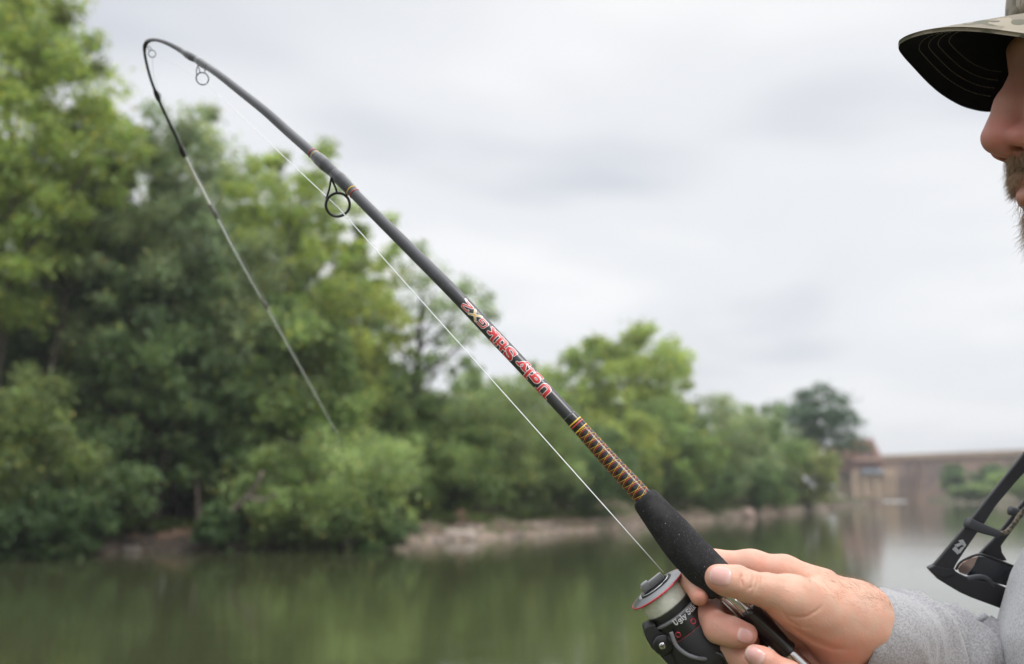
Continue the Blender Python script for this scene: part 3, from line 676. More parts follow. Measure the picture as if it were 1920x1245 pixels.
# guides: a ring carried on struts
def guide(cpx, cpy, d, rpx, wpx, nrm, struts, wire):
    c = vp(cpx, cpy, d); r = rpx * d / FPX; w_ = wpx * d / FPX
    C_ = circ(c, nrm, r - w_ * .5, 44, e=1.0); V, F = ring_vf(C_, w_ * .5, 10); g_ = mkc('guide', V, F, M_guide, rod)
    C2 = circ(c, nrm, r - w_ * .95, 44); V, F = ring_vf(C2, w_ * .2, 8); mkc('guide_insert', V, F, M_ins, g_)
    for st in struts:
        P = spline(np.array([vp(*q) for q in st]), 10); V, F = tube_vf(P, wire, 8); mkc('strut', V, F, M_guide, g_)
guide(633.5, 384, .748, 25, 4.6, (.35, -.35, -.9), [[(621, 334, .735), (618, 352, .745), (612, 372, .75)], [(622, 336, .742), (629, 352, .745), (632, 362, .748)], [(634, 345, .742), (645, 356, .745), (652, 366, .748)]], .0008)
guide(379.5, 147.5, .855, 12.2, 1.9, (.2, -.2, -.95), [[(371, 123, .85), (368.5, 131, .853), (368.5, 141, .855)], [(371, 124, .855), (374, 131, .855), (375, 136, .855)], [(384, 127, .855), (384, 132, .856), (384, 137, .857)]], .0004)
guide(285.3, 101, .905, 7.4, 1.4, (.1, -.1, -.97), [[(276, 87, .903), (279, 93, .903), (281, 95, .905)], [(279, 86, .903), (284, 92, .903), (285, 94.5, .905)]], .00035)
guide(298.5, 178, .947, 5.0, 1.2, (.85, .2, -.45), [[(294, 172, .945), (297, 174, .946)]], .0003)
guide(349, 288, .998, 5.0, 1.3, (.85, .2, -.45), [[(343, 282, .995), (347, 284, .996)]], .0003)
guide(407, 400, 1.045, 5.0, 1.3, (.85, .2, -.45), [[(400, 394, 1.043), (405, 396, 1.044)]], .0003)
guide(501, 571, 1.133, 4.6, 1.2, (.85, .2, -.45), [[(495, 566, 1.13), (499, 568, 1.132)]], .0003)
# foam grip, hood, seat, butt tube
GRIP = [(1206, 932, .636, 22), (1209.5, 936, .6355, 25.5), (1216, 943.5, .635, 27.5), (1238, 971, .633, 31), (1262, 1000, .631, 35), (1287, 1030, .629, 37), (1312, 1056, .627, 37.5), (1338, 1082.5, .626, 37.2), (1350, 1094.5, .625, 36.4), (1353.5, 1098, .625, 33)]
V, F = curve_tube(GRIP, 90, 48); mkc('foam_grip', V, F, M_foam_g, rod)
V, F = curve_tube([(1350, 1095, .625, 24), (1360.5, 1105.5, .624, 23.5), (1362, 1107, .624, 21.5)], 10, 32); mkc('collar', V, F, M_seat, rod)
V, F = curve_tube([(1361, 1106, .624, 22), (1402, 1147, .622, 21.5)], 12, 32); mkc('hood_tube', V, F, M_alu, rod)
for k in range(5):
    P = rows([(1364, 1109, .624, 22), (1400, 1145, .622, 21.6)]); ax_ = P[1, :3] - P[0, :3]; ax_ /= np.linalg.norm(ax_); n0 = np.array([0, 0, -1.0]); n0 -= ax_ * np.dot(n0, ax_); n0 /= np.linalg.norm(n0); w = np.cross(ax_, n0)
    a = (-60 + 30 * k) * math.pi / 180; of = (n0 * math.cos(a) + w * math.sin(a)) * P[0, 3]; V, F = tube_vf(P[:, :3] + of, .0006, 6); mkc('flute', V, F, M_alu, rod)
SEAT = [(1398.5, 1143.5, .6222, 22), (1400, 1145, .622, 23.5), (1405, 1150, .622, 23.5), (1440, 1184, .621, 20.5), (1468, 1211, .620, 17.2), (1474, 1217, .620, 18.2), (1477.5, 1220.5, .620, 18.2), (1478.5, 1221.5, .620, 15)]
V, F = curve_tube(SEAT, 60, 36); mkc('reel_seat', V, F, M_seat, rod)
V, F = curve_tube([(1476, 1219, .620, 14), (1560, 1302, .614, 13.5)], 12, 28); mkc('metal_tube', V, F, M_alu, rod)
V, F = curve_tube([(1555, 1297, .614, 17), (1560, 1302, .614, 24), (1640, 1382, .608, 28), (1760, 1500, .60, 30), (1772, 1512, .60, 24)], 40, 32); mkc('rear_grip', V, F, M_foam_g, rod)

# ---- lettering: strokes in cap-height units
def arc(cx_, cy_, rx, ry, a0, a1, n=14): return [(cx_ + rx * math.cos(math.radians(a0 + (a1 - a0) * i / (n - 1))), cy_ + ry * math.sin(math.radians(a0 + (a1 - a0) * i / (n - 1)))) for i in range(n)]
GL = {
 'U': (.86, [([(.2, .97), (.2, .32)] + arc(.42, .3, .22, .24, 180, 300), .20), (arc(.42, .3, .22, .24, 290, 360) + [(.66, .97)], .12), ([(.02, .96), (.40, .96)], .10), ([(.52, .96), (.82, .96)], .09)]),
 'g': (.66, [(arc(.29, .34, .19, .20, 0, 360), .15), ([(.50, .52), (.50, -.02)] + arc(.3, -.06, .2, .17, 0, -150), .14), ([(.46, .52), (.62, .52)], .10)]),
 'l': (.34, [([(.17, .02), (.17, .98)], .17), ([(.02, .04), (.32, .04)], .09), ([(.03, .96), (.17, .96)], .09)]),
 'y': (.66, [([(.12, .52), (.34, .06)], .18), ([(.56, .52), (.27, -.16)], .10), (arc(.2, -.12, .09, .09, -20, -200), .12), ([(0, .54), (.27, .54)], .09), ([(.44, .54), (.66, .54)], .08)]),
 'S': (.68, [(arc(.33, .73, .22, .2, 30, 250) + arc(.35, .28, .24, .23, 70, -150), .18), ([(.56, .72), (.56, .95)], .09), ([(.1, .05), (.1, .3)], .09)]),
 't': (.42, [([(.2, .85), (.2, .14)] + arc(.3, .14, .1, .1, 180, 290), .16), ([(.02, .55), (.4, .55)], .10)]),
 'i': (.34, [([(.17, .02), (.17, .54)], .17), ([(.17, .80), (.17, .81)], .21), ([(.02, .04), (.32, .04)], .09), ([(.03, .55), (.17, .55)], .09)]),
 'k': (.66, [([(.17, .02), (.17, .98)], .17), ([(.02, .04), (.32, .04)], .09), ([(.03, .96), (.17, .96)], .09), ([(.24, .24), (.54, .53)], .10), ([(.30, .32), (.58, .04)], .17), ([(.44, .54), (.62, .54)], .08), ([(.5, .04), (.68, .04)], .08)]),
 'G': (.80, [([(.7, .9), (.22, .9), (.1, .75), (.1, .22), (.22, .1), (.68, .1), (.68, .5), (.42, .5)], .15)]),
 'X': (.86, [([(.06, .95), (.76, .05)], .17), ([(.78, .95), (.06, .05)], .13)]),
 '2': (.78, [([(.1, .72), (.1, .82), (.2, .92), (.6, .92), (.7, .8), (.7, .64), (.12, .18), (.12, .09), (.74, .09)], .15)]),
 'T': (.6, [([(.02, .92), (.56, .92)], .12), ([(.29, .92), (.29, .02)], .13)]),
 'M': (.8, [([(.1, 0), (.1, .95), (.38, .3), (.66, .95), (.66, 0)], .12)]),
 ' ': (.3, [])}
def text_sdf(txt, U, Vv, xs=1.0, slant=0.0, bold=0.0):
    D = np.full(U.shape, 9.0); W = np.zeros(U.shape, int); x = 0
    for gi, ch in enumerate(txt):
        adv, st = GL[ch]
        for P, w in st:
            for (x0, y0), (x1, y1) in zip(P[:-1], P[1:]):
                x0_, x1_ = (x + x0 + slant * y0) * xs, (x + x1 + slant * y1) * xs
                dx, dy = x1_ - x0_, y1 - y0; h = np.clip(((U - x0_) * dx + (Vv - y0) * dy) / (dx * dx + dy * dy + 1e-9), 0, 1)
                d_ = np.hypot(U - x0_ - dx * h, Vv - y0 - dy * h) - w / 2 - bold
                W = np.where(d_ < D, gi, W); D = np.minimum(D, d_)
        x += adv
    return D, W, x * xs
def print_text(name, txt, surf, cap, step, parent, fill, outline, ol, xs=1.0, slant=0.0, m_=None, bold=0.0):
    """surf(a, b) gives the surface point for a metres along the writing, b metres up from its baseline"""
    tot = sum(GL[c][0] for c in txt) * xs * cap
    A_ = np.arange(-.12 * cap, tot + .12 * cap, step); B_ = np.arange(-.36 * cap, 1.14 * cap, step); U, Vv = np.meshgrid(A_, B_, indexing='ij')
    D, W, _ = text_sdf(txt, U / cap, Vv / cap, xs, slant, bold); P = surf(U, Vv)
    f = np.clip(.5 - D / .035, 0, 1)[..., None]; fc = np.array([fill[min(i, len(fill) - 1)] for i in range(len(txt))])[W]
    C_ = fc * f + np.array(outline) * (1 - f); n, m2 = U.shape; idx = np.arange(n * m2).reshape(n, m2)
    Q = np.stack([idx[:-1, :-1], idx[1:, :-1], idx[1:, 1:], idx[:-1, 1:]], -1).reshape(-1, 4); keep = (D.reshape(-1)[Q].min(1) < ol); Q = Q[keep]
    us, inv = np.unique(Q, return_inverse=True)
    return mkc(name, P.reshape(-1, 3)[us], inv.reshape(-1, 4), m_, parent, True, cols=C_.reshape(-1, 3)[us])
M_print = mat('printed_lettering', (1, 1, 1), .35, tint=True, coat=.3)
RED = (.62, .03, .035); WHT = (.82, .80, .80); GOLD = (.72, .45, .10)
def rod_text(sA, cap, vmid, lift=.00012):
    def f(u, v): ss = sA + u; _, r, _ = rod_at(ss); return rod_surf(ss, (v - vmid) / r, np.full(ss.shape, lift))
    return f
sa, sb = s_near(1031, 741), s_near(919, 622); cap = .0082; ww = sum(GL[c][0] for c in 'Ugly Stik')
print_text('lettering', 'Ugly Stik', rod_text(sa, cap, cap * .40), cap, .00016, rod, [RED], WHT, .030, xs=(sb - sa) / cap / ww, m_=M_print, bold=.045)
sa2, sb2 = s_near(914, 616), s_near(874, 574); cap = .0058; ww = sum(GL[c][0] for c in 'GX2')
print_text('lettering', 'GX2', rod_text(sa2, cap, cap * .5), cap, .00016, rod, [RED, GOLD, RED], WHT, .04, xs=(sb2 - sa2) / cap / ww, slant=.12, m_=M_print, bold=.01)
sa3 = s_near(873.5, 573); cap = .0017
print_text('lettering', 'TM', rod_text(sa3, cap, .0038), cap, .0001, rod, [WHT], WHT, .02, m_=M_print)

# ------------------------------------------------------------------ fishing line
ln = [(1244, 1073, .640), (940, 732, .690), (633, 388, .748), (505, 268, .80), (379.5, 150, .855), (330, 122, .88), (285.5, 102, .905), (287, 135, .925), (299.5, 178, .947), (350, 288, .998), (408, 400, 1.045), (502, 571, 1.133), (634, 817, 1.331)]
B = MC(); P = np.array([vp(*q) for q in ln]); rr = [.00036, .00035, .00033, .0003, .00018, .00016, .00016, .00016, .00016, .00016, .00016, .00016, .00016]
PP = []; R_ = []
for i in range(len(P) - 1):
    for k in range(8): PP.append(P[i] + (P[i + 1] - P[i]) * k / 8); R_.append(rr[i])
PP.append(P[-1]); R_.append(rr[-1])
endw = w2c(np.array([-2.1, 14.0, .0])); 
for k in range(1, 9): PP.append(P[-1] + (endw - P[-1]) * (k / 8)); R_.append(.00016)
B.tube(np.array(PP), np.array(R_), 6); tag(B.build('fishing_line', M_line), 'thin white line running from the reel spool up through the rod rings', 'fishing line')

# ------------------------------------------------------------------ spinning reel
M_spool = mat('spool_grey', (.20, .205, .21), .32, metal=.5, coat=.2); M_rimred = mat('red_rim', (.50, .03, .05), .3, metal=.3, coat=.5)
M_spline = mat('wound_line', (.80, .80, .72), .45, coat=.15, noise=[(260, (.66, .67, .60), .4, .7, 3)])
M_skirt = mat('reel_black', (.010, .010, .012), .3, coat=.3); M_mblk = mat('reel_matt_black', (.02, .02, .022), .5); M_rgrey = mat('rotor_grey', (.17, .17, .185), .4)
RO = vp(1231.6, 1104, .640); RA = np.array([.614, -.79, -.07]); RA /= np.linalg.norm(RA)
reel = empty('spinning_reel', c2w(RO)); tag(reel, 'black and red spinning reel with white line hanging under the rod grip', 'fishing reel')
px_m = .640 / FPX
def lt(name, prof, m_, parent=reel, n=72, o=RO, ax=RA, smooth=True): V, F = lathe(np.array(prof) * .001, o, ax, n, ref=(1.0, .4, 0)); return mkc(name, V, F, m_, parent, smooth)
spool = lt('spool', [(16.5, 0.01), (16.5, 16), (1.2, 14.6), (.9, 19.0), (.3, 19.5), (-.1, 19.4), (-.5, 18.8), (-1.7, 13.2), (-2.0, 12.8), (-1.2, 12.3), (-.8, 11.8), (-.8, .01)], M_spool)
V, F = ring_vf(circ(RO + RA * .0003, RA, .0195, 80), .00062, 10); mkc('red_rim', V, F, M_rimred, spool)
wl = []
for i in range(60):
    t_ = i / 59; wl.append((1.2 + 14.8 * t_, 15.0 + .7 * math.sin(math.pi * min(1, t_ * 1.1)) + (.22 if i % 2 else 0) - .9 * max(0, t_ - .9) * 4))
lt('wound_line', wl, M_spline, spool)
knob = lt('drag_knob', [(-1.0, 11.2), (-2.4, 11.0), (-3.0, 10.2), (-2.6, 9.2), (-2.2, 9.0), (-2.2, .01)], M_mblk)
V, F = ring_vf(circ(RO - RA * .0026, RA, .0105, 60), .0003, 8); mkc('knob_rim', V, F, M_alu, knob)
u_ = np.array([1.0, .78, 0]); u_ -= RA * np.dot(u_, RA); u_ /= np.linalg.norm(u_); w_ = np.cross(RA, u_)
M_knob = mat('knob_grey', (.26, .26, .27), .35, metal=.3)
B = MC(); B.box(RO - RA * .0046, (.0026, .0082, .0018), (RA, u_, w_)); bevel(B.build('knob_bar', M_knob, knob), .0009, 3)
B = MC(); B.box(RO - RA * .0054 - u_ * .0045, (.0030, .0027, .0024), (RA, u_, w_)); bevel(B.build('knob_tab', M_knob, knob), .0009, 3)
# skirt with holes, lines and writing
sk = lt('skirt', [(16.2, 15.5), (16.2, 17.2), (16.6, 17.6)], M_mblk)
lt('skirt_rim', [(16.6, 17.5), (16.8, 18.2), (18.2, 18.3), (18.6, 17.9)], M_rgrey, sk)
lt('skirt_body', [(18.6, 17.9), (26, 18.1), (34, 18.5), (44, 18.9), (46, 18.6)], M_skirt, sk)
def on_reel(s, ph, r):                   # s metres along the axis, ph angle (0 faces the viewer)
    c = RO + RA * np.asarray(s)[..., None]; n0 = np.array([0, 0, -1.0]); n0 = n0 - RA * np.dot(n0, RA); n0 /= np.linalg.norm(n0); w = np.cross(RA, n0)
    if w[1] < 0: w = -w                  # towards upper right in view
    r = np.asarray(r)[..., None]
    return c + r * (np.cos(ph)[..., None] * n0 + np.sin(ph)[..., None] * w), n0, w
def reel_hit(px, py, r=.0182):
    best = None
    ss, pp = np.meshgrid(np.linspace(0, .05, 120), np.linspace(-1.5, 1.5, 160), indexing='ij'); Q, _, _ = on_reel(ss, pp, np.full(ss.shape, r))
    e_ = (960 + Q[..., 0] / Q[..., 2] * FPX - px)**2 + (622.5 - Q[..., 1] / Q[..., 2] * FPX - py)**2; i = np.unravel_index(np.argmin(e_), e_.shape); return ss[i], pp[i]
for (a, b_) in ((1300, 1165), (1272, 1190), (1297, 1192)):
    s, ph = reel_hit(a, b_); P, n0, w = on_reel(np.array([s]), np.array([ph]), np.array([.0184])); nn = P[0] - (RO + RA * s); nn /= np.linalg.norm(nn)
    V, F = ring_vf(circ(P[0], nn, .0016, 24, u=RA), .00035, 8); mkc('hole_rim', V, F, M_rimred, sk)
    V, F = lathe([(0, .0016), (.00005, .0001)], P[0] - nn * .0001, nn, 20, ref=RA); mkc('hole', V, F, M_dkwin, sk)
for a, r in ((1283, 1196), (1306, 1212)):
    s, _ = reel_hit(a, r); pts, _, _ = on_reel(np.full(60, s), np.linspace(-1.45, 1.45, 60), np.full(60, .0186)); V, F = tube_vf(pts, .00035, 6); mkc('red_line', V, F, M_rimred, sk)
s_b, ph_b = reel_hit(1266.5, 1174)
def rt(u, v): Q, _, _ = on_reel(s_b - v, ph_b + u / .0183, np.full(u.shape, .01835)); return Q
print_text('lettering', 'Ugly Stik', rt, .0036, .00012, sk, [(.62, .62, .66)], (.5, .5, .54), .0, xs=1.05, m_=M_print)
# rotor cup, bail arms, bail wire
rot = lt('rotor', [(30, 18.9), (33, 19.8), (40, 21.5), (50, 22.5), (58, 21.5), (62, 17), (64, .01)], M_mblk)
RL = spline(np.array([vp(a, b_,   .6135 + .006 * abs(k - 3) / 3) for k, (a, b_) in enumerate(((1258, 1185), (1268, 1210), (1285, 1225), (1304, 1233), (1322, 1235), (1341, 1226), (1357, 1208)))]), 40)
V, F = tube_vf(RL, .0013, 10); mkc('rotor_lip', V, F, M_rgrey, rot)
def plate(name, pts, d, th, m_, parent, bv=.0008):
    P0 = np.array([vp(a, b_, d) for a, b_ in pts]); P1 = P0 + np.array([0, 0, th]); n = len(pts)
    F = [tuple(range(n - 1, -1, -1)), tuple(range(n, 2 * n))] + [(i, (i + 1) % n, n + (i + 1) % n, n + i) for i in range(n)]
    o = mkc(name, np.concatenate([P0, P1]), F, m_, parent, False); bevel(o, bv, 2); return o
z6 = lambda x, y: (1180 + x / 5.333, 1050 + y / 5.333)
arm = plate('bail_arm', [z6(150, 700), z6(165, 672), z6(205, 655), z6(262, 640), (1230, 1176), z6(300, 715), z6(360, 738), z6(425, 775), z6(455, 830), z6(470, 900), z6(520, 960), z6(600, 1040), z6(760, 1100), z6(800, 1300), z6(600, 1300), z6(400, 1060), z6(300, 950), z6(225, 885), z6(170, 790)], .627, .012, M_mblk, reel)
V, F = lathe([(-.001, .0001), (-.001, .0058), (-.0003, .0066), (.002, .0068), (.004, .0068)], vp(1244, 1209, .6255), (0, 0, 1), 40, ref=(1, 0, 0)); mkc('pivot_cover', V, F, M_skirt, arm)
V, F = lathe([(-.0009, .0001), (-.0009, .0019), (-.0003, .0023), (.001, .0023)], vp(1241.8, 1211, .6245), (0, 0, 1), 24, ref=(1, 0, 0)); mkc('screw', V, F, M_alu, arm)
for a in (.5, 2.07):
    B = MC(); B.box(vp(1241.8, 1211, .6235), (.0014, .00028, .0002), ((math.cos(a), math.sin(a), 0), (-math.sin(a), math.cos(a), 0), (0, 0, 1))); B.build('screw_slot', M_dkwin, arm)
wire = spline(np.array([vp(*q) for q in ((1222, 1190, .655), (1228, 1130, .675), (1258, 1082, .68), (1279, 1082, .672), (1300, 1110, .665), (1330, 1170, .66))]), 40); V, F = tube_vf(wire, .0007, 8); mkc('bail_wire', V, F, M_mblk, reel)
V, F = tube_vf(spline(np.array([vp(1330, 1260, .645), vp(1390, 1240, .64), vp(1430, 1210, .633), vp(1436, 1190, .628)]), 20), .0055, 16, flat=.6); mkc('stem', V, F, M_mblk, reel)
B = MC(); q = RO + RA * .075; V, F = lathe([(-.013, .001), (-.012, .013), (-.004, .02), (.008, .021), (.02, .014), (.026, .002)], q, RA, 32, ref=(1, 0, 0)); mkc('gearbox', V, F, M_mblk, reel)
V, F = tube_vf(spline(np.array([vp(1325, 1228, .622), vp(1345, 1222, .618), vp(1370, 1240, .616), vp(1390, 1275, .612)]), 16), .0035, 12, flat=.7); mkc('crank_arm', V, F, M_seat, reel)
# ------------------------------------------------------------------ smooth solid modelling of the angler
f32 = np.float32
def sg(p, a, b, ra, rb):
    a = np.array(a, f32); b = np.array(b, f32); pa = p - a; ba = b - a; h = np.clip(pa @ ba / float(ba @ ba), 0, 1)
    return np.sqrt(((pa - h[:, None] * ba)**2).sum(1)) - (ra + (rb - ra) * h)
def el(p, c, r):
    q = p - np.array(c, f32); r = np.array(r, f32); k0 = np.sqrt(((q / r)**2).sum(1)); k1 = np.sqrt(((q / (r * r))**2).sum(1)) + 1e-9; return k0 * (k0 - 1) / k1
def smin(a, b, k): h = np.clip(.5 + .5 * (b - a) / k, 0, 1); return b * (1 - h) + a * h - k * h * (1 - h)
def smax(a, b, k): return -smin(-a, -b, k)
def nets(fn, lo, hi, vox, proj=2):
    lo = np.array(lo, float); hi = np.array(hi, float); nb = 12; n = (np.ceil((hi - lo) / vox / nb).astype(int)) * nb
    Df = np.full(n + 1, 1.0, f32)
    bx = [np.arange(0, k, nb) for k in n]; Bc = np.stack(np.meshgrid(*bx, indexing='ij'), -1).reshape(-1, 3)
    cen = lo + (Bc + nb / 2) * vox; dc = fn(cen.astype(f32)); act = np.abs(dc) < nb * vox * 1.15
    for b_, d_, a_ in zip(Bc, dc, act):
        if not a_: Df[b_[0]:b_[0] + nb + 1, b_[1]:b_[1] + nb + 1, b_[2]:b_[2] + nb + 1] = 1.0 if d_ > 0 else -1.0
    ar = np.arange(nb + 1); G = np.stack(np.meshgrid(ar, ar, ar, indexing='ij'), -1).reshape(-1, 3); ab = Bc[act]
    for i in range(0, len(ab), 60):
        ch = ab[i:i + 60]; P = (lo + (ch[:, None, :] + G[None]) * vox).reshape(-1, 3).astype(f32); D_ = fn(P).reshape(len(ch), nb + 1, nb + 1, nb + 1)
        for b_, q in zip(ch, D_): Df[b_[0]:b_[0] + nb + 1, b_[1]:b_[1] + nb + 1, b_[2]:b_[2] + nb + 1] = q
    ins = Df < 0; nx_, ny_, nz_ = Df.shape
    cs = sum(ins[i:nx_ - 1 + i, j:ny_ - 1 + j, k:nz_ - 1 + k].astype(np.int8) for i in (0, 1) for j in (0, 1) for k in (0, 1))
    cell = (cs > 0) & (cs < 8); cid = -np.ones(cell.shape, np.int32); ci = np.argwhere(cell); cid[cell] = np.arange(len(ci))
    acc = np.zeros((len(ci), 3)); cnt = np.zeros(len(ci)); cor = [(i, j, k) for i in (0, 1) for j in (0, 1) for k in (0, 1)]
    val = {c: Df[ci[:, 0] + c[0], ci[:, 1] + c[1], ci[:, 2] + c[2]] for c in cor}
    for a in cor:
        for ax in range(3):
            if a[ax] == 0:
                b_ = list(a); b_[ax] = 1; b_ = tuple(b_); va, vb = val[a], val[b_]; m_ = (va < 0) != (vb < 0); t_ = np.where(m_, va / (va - vb + 1e-12), 0)
                pt = np.array(a)[None] + t_[:, None] * (np.array(b_) - np.array(a)); acc += pt * m_[:, None]; cnt += m_
    V = lo + (ci + acc / cnt[:, None]) * vox
    Q = []
    for ax in range(3):
        o1, o2 = [(1, 2), (2, 0), (0, 1)][ax]; sl0 = [slice(None)] * 3; sl1 = [slice(None)] * 3; sl0[ax] = slice(0, -1); sl1[ax] = slice(1, None)
        ch = ins[tuple(sl0)] != ins[tuple(sl1)]; E = np.argwhere(ch); E = E[(E[:, o1] > 0) & (E[:, o2] > 0) & (E[:, o1] < cell.shape[o1]) & (E[:, o2] < cell.shape[o2])]
        s_ = ins[E[:, 0], E[:, 1], E[:, 2]]; q = []
        for (da, db) in ((-1, -1), (0, -1), (0, 0), (-1, 0)): I = E.copy(); I[:, o1] += da; I[:, o2] += db; q.append(cid[I[:, 0], I[:, 1], I[:, 2]])
        q = np.stack(q, 1); q = np.where(s_[:, None], q, q[:, ::-1]); Q.append(q[(q >= 0).all(1)])
    Q = np.concatenate(Q)
    for _ in range(proj):
        d0 = fn(V.astype(f32)); e_ = vox * .5; gr = np.stack([fn((V + np.eye(3)[k] * e_).astype(f32)) - d0 for k in range(3)], 1) / e_
        V = V - np.clip(d0, -vox, vox)[:, None] * gr / (np.maximum((gr**2).sum(1), .25)[:, None])
    return V, Q
def pr(a, b_, z, r): d = .62 + z * .001; return vp(a, b_, d), r * d / FPX
def chain(p, pts, k):
    D = None; Q = [pr(*q) for q in pts]
    for (a, ra), (b_, rb) in zip(Q[:-1], Q[1:]):
        d = sg(p, a, b_, ra, rb); D = d if D is None else smin(D, d, k)
    return D
WR = vp(1652, 1183, .648); ELB = w2c(np.array([.475, .875, 1.83]))
THUMB = [(1346, 1083, -20, 24.5), (1362, 1088.5, -20.5, 27.5), (1402, 1099, -20, 28.5), (1440, 1108, -17, 32), (1482, 1122, -13, 40)]
INDEX = [(1540, 1102, 12, 37), (1470, 1073, 15, 29.5), (1408, 1060, 17, 27), (1335, 1057, 21, 24.5), (1299, 1074, 17, 19.5), (1296, 1090, 12, 18), (1311, 1119, 1, 16.5)]
MIDDLE = [(1545, 1140, 15, 36), (1450, 1130, 20, 27), (1334, 1130, 20, 22), (1330, 1152, 9, 24), (1347, 1178, -5, 25), (1374, 1186, -11, 25.5), (1400, 1189, -13, 20.5)]
RING = [(1550, 1185, 15, 36), (1450, 1180, 20, 27), (1372, 1190, 15, 26), (1372, 1216, 2, 27), (1400, 1236, -8, 26), (1430, 1236, -12, 22)]
PINKY = [(1560, 1225, 15, 32), (1460, 1250, 20, 24), (1408, 1262, 10, 23), (1420, 1284, -2, 22), (1452, 1290, -8, 18)]
CREASE = [([(1392, 1074), (1389, 1086), (1392, 1100)], 1.0, .6), ([(1409, 1074), (1411, 1086), (1407, 1101), (1402, 1107)], 1.2, .6), ([(1418, 1078), (1420, 1092), (1415, 1108)], .8, .6), ([(1427, 1080), (1429, 1096)], .4, .7), ([(1399, 1076), (1400, 1090)], .5, .5),
          ([(1470, 1150), (1490, 1158), (1512, 1156), (1530, 1146), (1546, 1132)], .5, .9), ([(1462, 1140), (1478, 1163), (1500, 1176), (1530, 1176)], .5, 1.1), ([(1480, 1172), (1500, 1186), (1530, 1200), (1562, 1210)], .9, 1.5), ([(1500, 1190), (1530, 1206), (1560, 1216), (1600, 1218)], .8, 1.6),
          ([(1383, 1032), (1384, 1045), (1381, 1060)], .25, .5), ([(1412, 1052), (1413, 1070)], .25, .5), ([(1438, 1050), (1440, 1068)], .25, .5), ([(1341, 1170), (1346, 1178), (1344, 1190)], .35, .5), ([(1360, 1167), (1356, 1176)], .2, .5)]
def hand_sdf(p):
    th = chain(p, THUMB, .003)
    th = smin(th, el(p, *[vp(1385, 1086, .600), (.006, .008, .004)]), .004)
    w1, rw = pr(1598, 1165, 13, 62)
    palm = smin(sg(p, *[q for q in (vp(1482, 1124, .607), w1)], .0138, .0205), sg(p, vp(1540, 1102, .632), w1, .0120, .0205), .012)
    palm = smin(palm, sg(p, vp(1548, 1150, .634), w1, .013, .021), .010)
    palm = smin(palm, sg(p, vp(1552, 1190, .636), w1, .0125, .021), .010)
    palm = smin(palm, sg(p, vp(1565, 1222, .634), w1, .0125, .021), .010)
    palm = smin(palm, sg(p, vp(1500, 1150, .612), vp(1575, 1195, .630), .0115, .0165), .012)
    palm = smin(palm, sg(p, w1, WR, .0205, .0222), .008)
    fa = sg(p, WR, ELB, .0222, .028); palm = smin(palm, fa, .004)
    D = smin(palm, th, .0075)
    D = smin(D, chain(p, MIDDLE, .005), .0014)
    D = smin(D, chain(p, INDEX, .005), .0008)
    R1 = chain(p, RING, .005); D = smin(D, R1, .0014); D = smin(D, chain(p, PINKY, .005), .0014)
    # soft furrows
    u = 960 + p[:, 0] / p[:, 2] * FPX; v = 622.5 - p[:, 1] / p[:, 2] * FPX; near = np.clip((.628 - p[:, 2]) / .004, 0, 1)
    for pts, dep, w in CREASE:
        m_ = (u > min(q[0] for q in pts) - 12) & (u < max(q[0] for q in pts) + 12) & (v > min(q[1] for q in pts) - 12) & (v < max(q[1] for q in pts) + 12)
        if not m_.any(): continue
        uu, vv = u[m_], v[m_]; dd = np.full(uu.shape, 99.0, f32); pos = np.zeros(uu.shape, f32)
        L_ = len(pts) - 1
        for i, ((x0, y0), (x1, y1)) in enumerate(zip(pts[:-1], pts[1:])):
            dx, dy = x1 - x0, y1 - y0; h = np.clip(((uu - x0) * dx + (vv - y0) * dy) / (dx * dx + dy * dy), 0, 1); d_ = np.hypot(uu - x0 - dx * h, vv - y0 - dy * h); pos = np.where(d_ < dd, (i + h) / L_, pos); dd = np.minimum(dd, d_)
        D[m_] += dep * .001 * np.exp(-(dd * .332 / w)**2) * near[m_] * np.clip(np.sin(math.pi * np.clip(pos, .04, .96)) * 1.6, .15, 1)
    D += .00022 * pnoise(p, 160, 3).astype(f32)
    return D
def lhand_sdf(p):                        # the other hand, working the crank from below
    D = chain(p, [(1415, 1228, -34, 19), (1432, 1238, -34, 22), (1480, 1268, -34, 26), (1530, 1315, -30, 33), (1600, 1390, -20, 42)], .004)
    for k, (a, b_) in enumerate(((1440, 1330), (1450, 1370), (1470, 1410), (1500, 1445))):
        f_ = chain(p, [(1590, 1340 + 34 * k, 5, 30), (1500, b_ - 20, 8, 25), (a, b_, 0, 23), (a + 8, b_ + 6, -22, 21), (a + 45, b_ + 8, -24, 18)], .004); D = smin(D, f_, .0025)
    pl = sg(p, vp(1600, 1390, .605), vp(1700, 1470, .59), .019, .024); pl = smin(pl, sg(p, vp(1595, 1440, .63), vp(1700, 1480, .6), .018, .024), .012)
    pl = smin(pl, sg(p, vp(1700, 1475, .597), w2c(np.array([.36, .50, 1.79])), .025, .036), .012)
    return smin(D, pl, .008)
Hlo = vp(1262, 1330, .575); Hhi = vp(1262, 1005, .69)
lo = np.array([vp(1262, 0, .60)[0], vp(0, 1322, .62)[1], .575]); hi = np.array([vp(1800, 0, .70)[0], vp(0, 1008, .62)[1], .70])
HV, HQ = nets(hand_sdf, lo, hi, .00085)
lo = np.array([vp(1385, 0, .58)[0], -.345, .39]); hi = np.array([.40, vp(0, 1200, .6)[1], .67])
LV, LQ = nets(lhand_sdf, lo, hi, .0016)

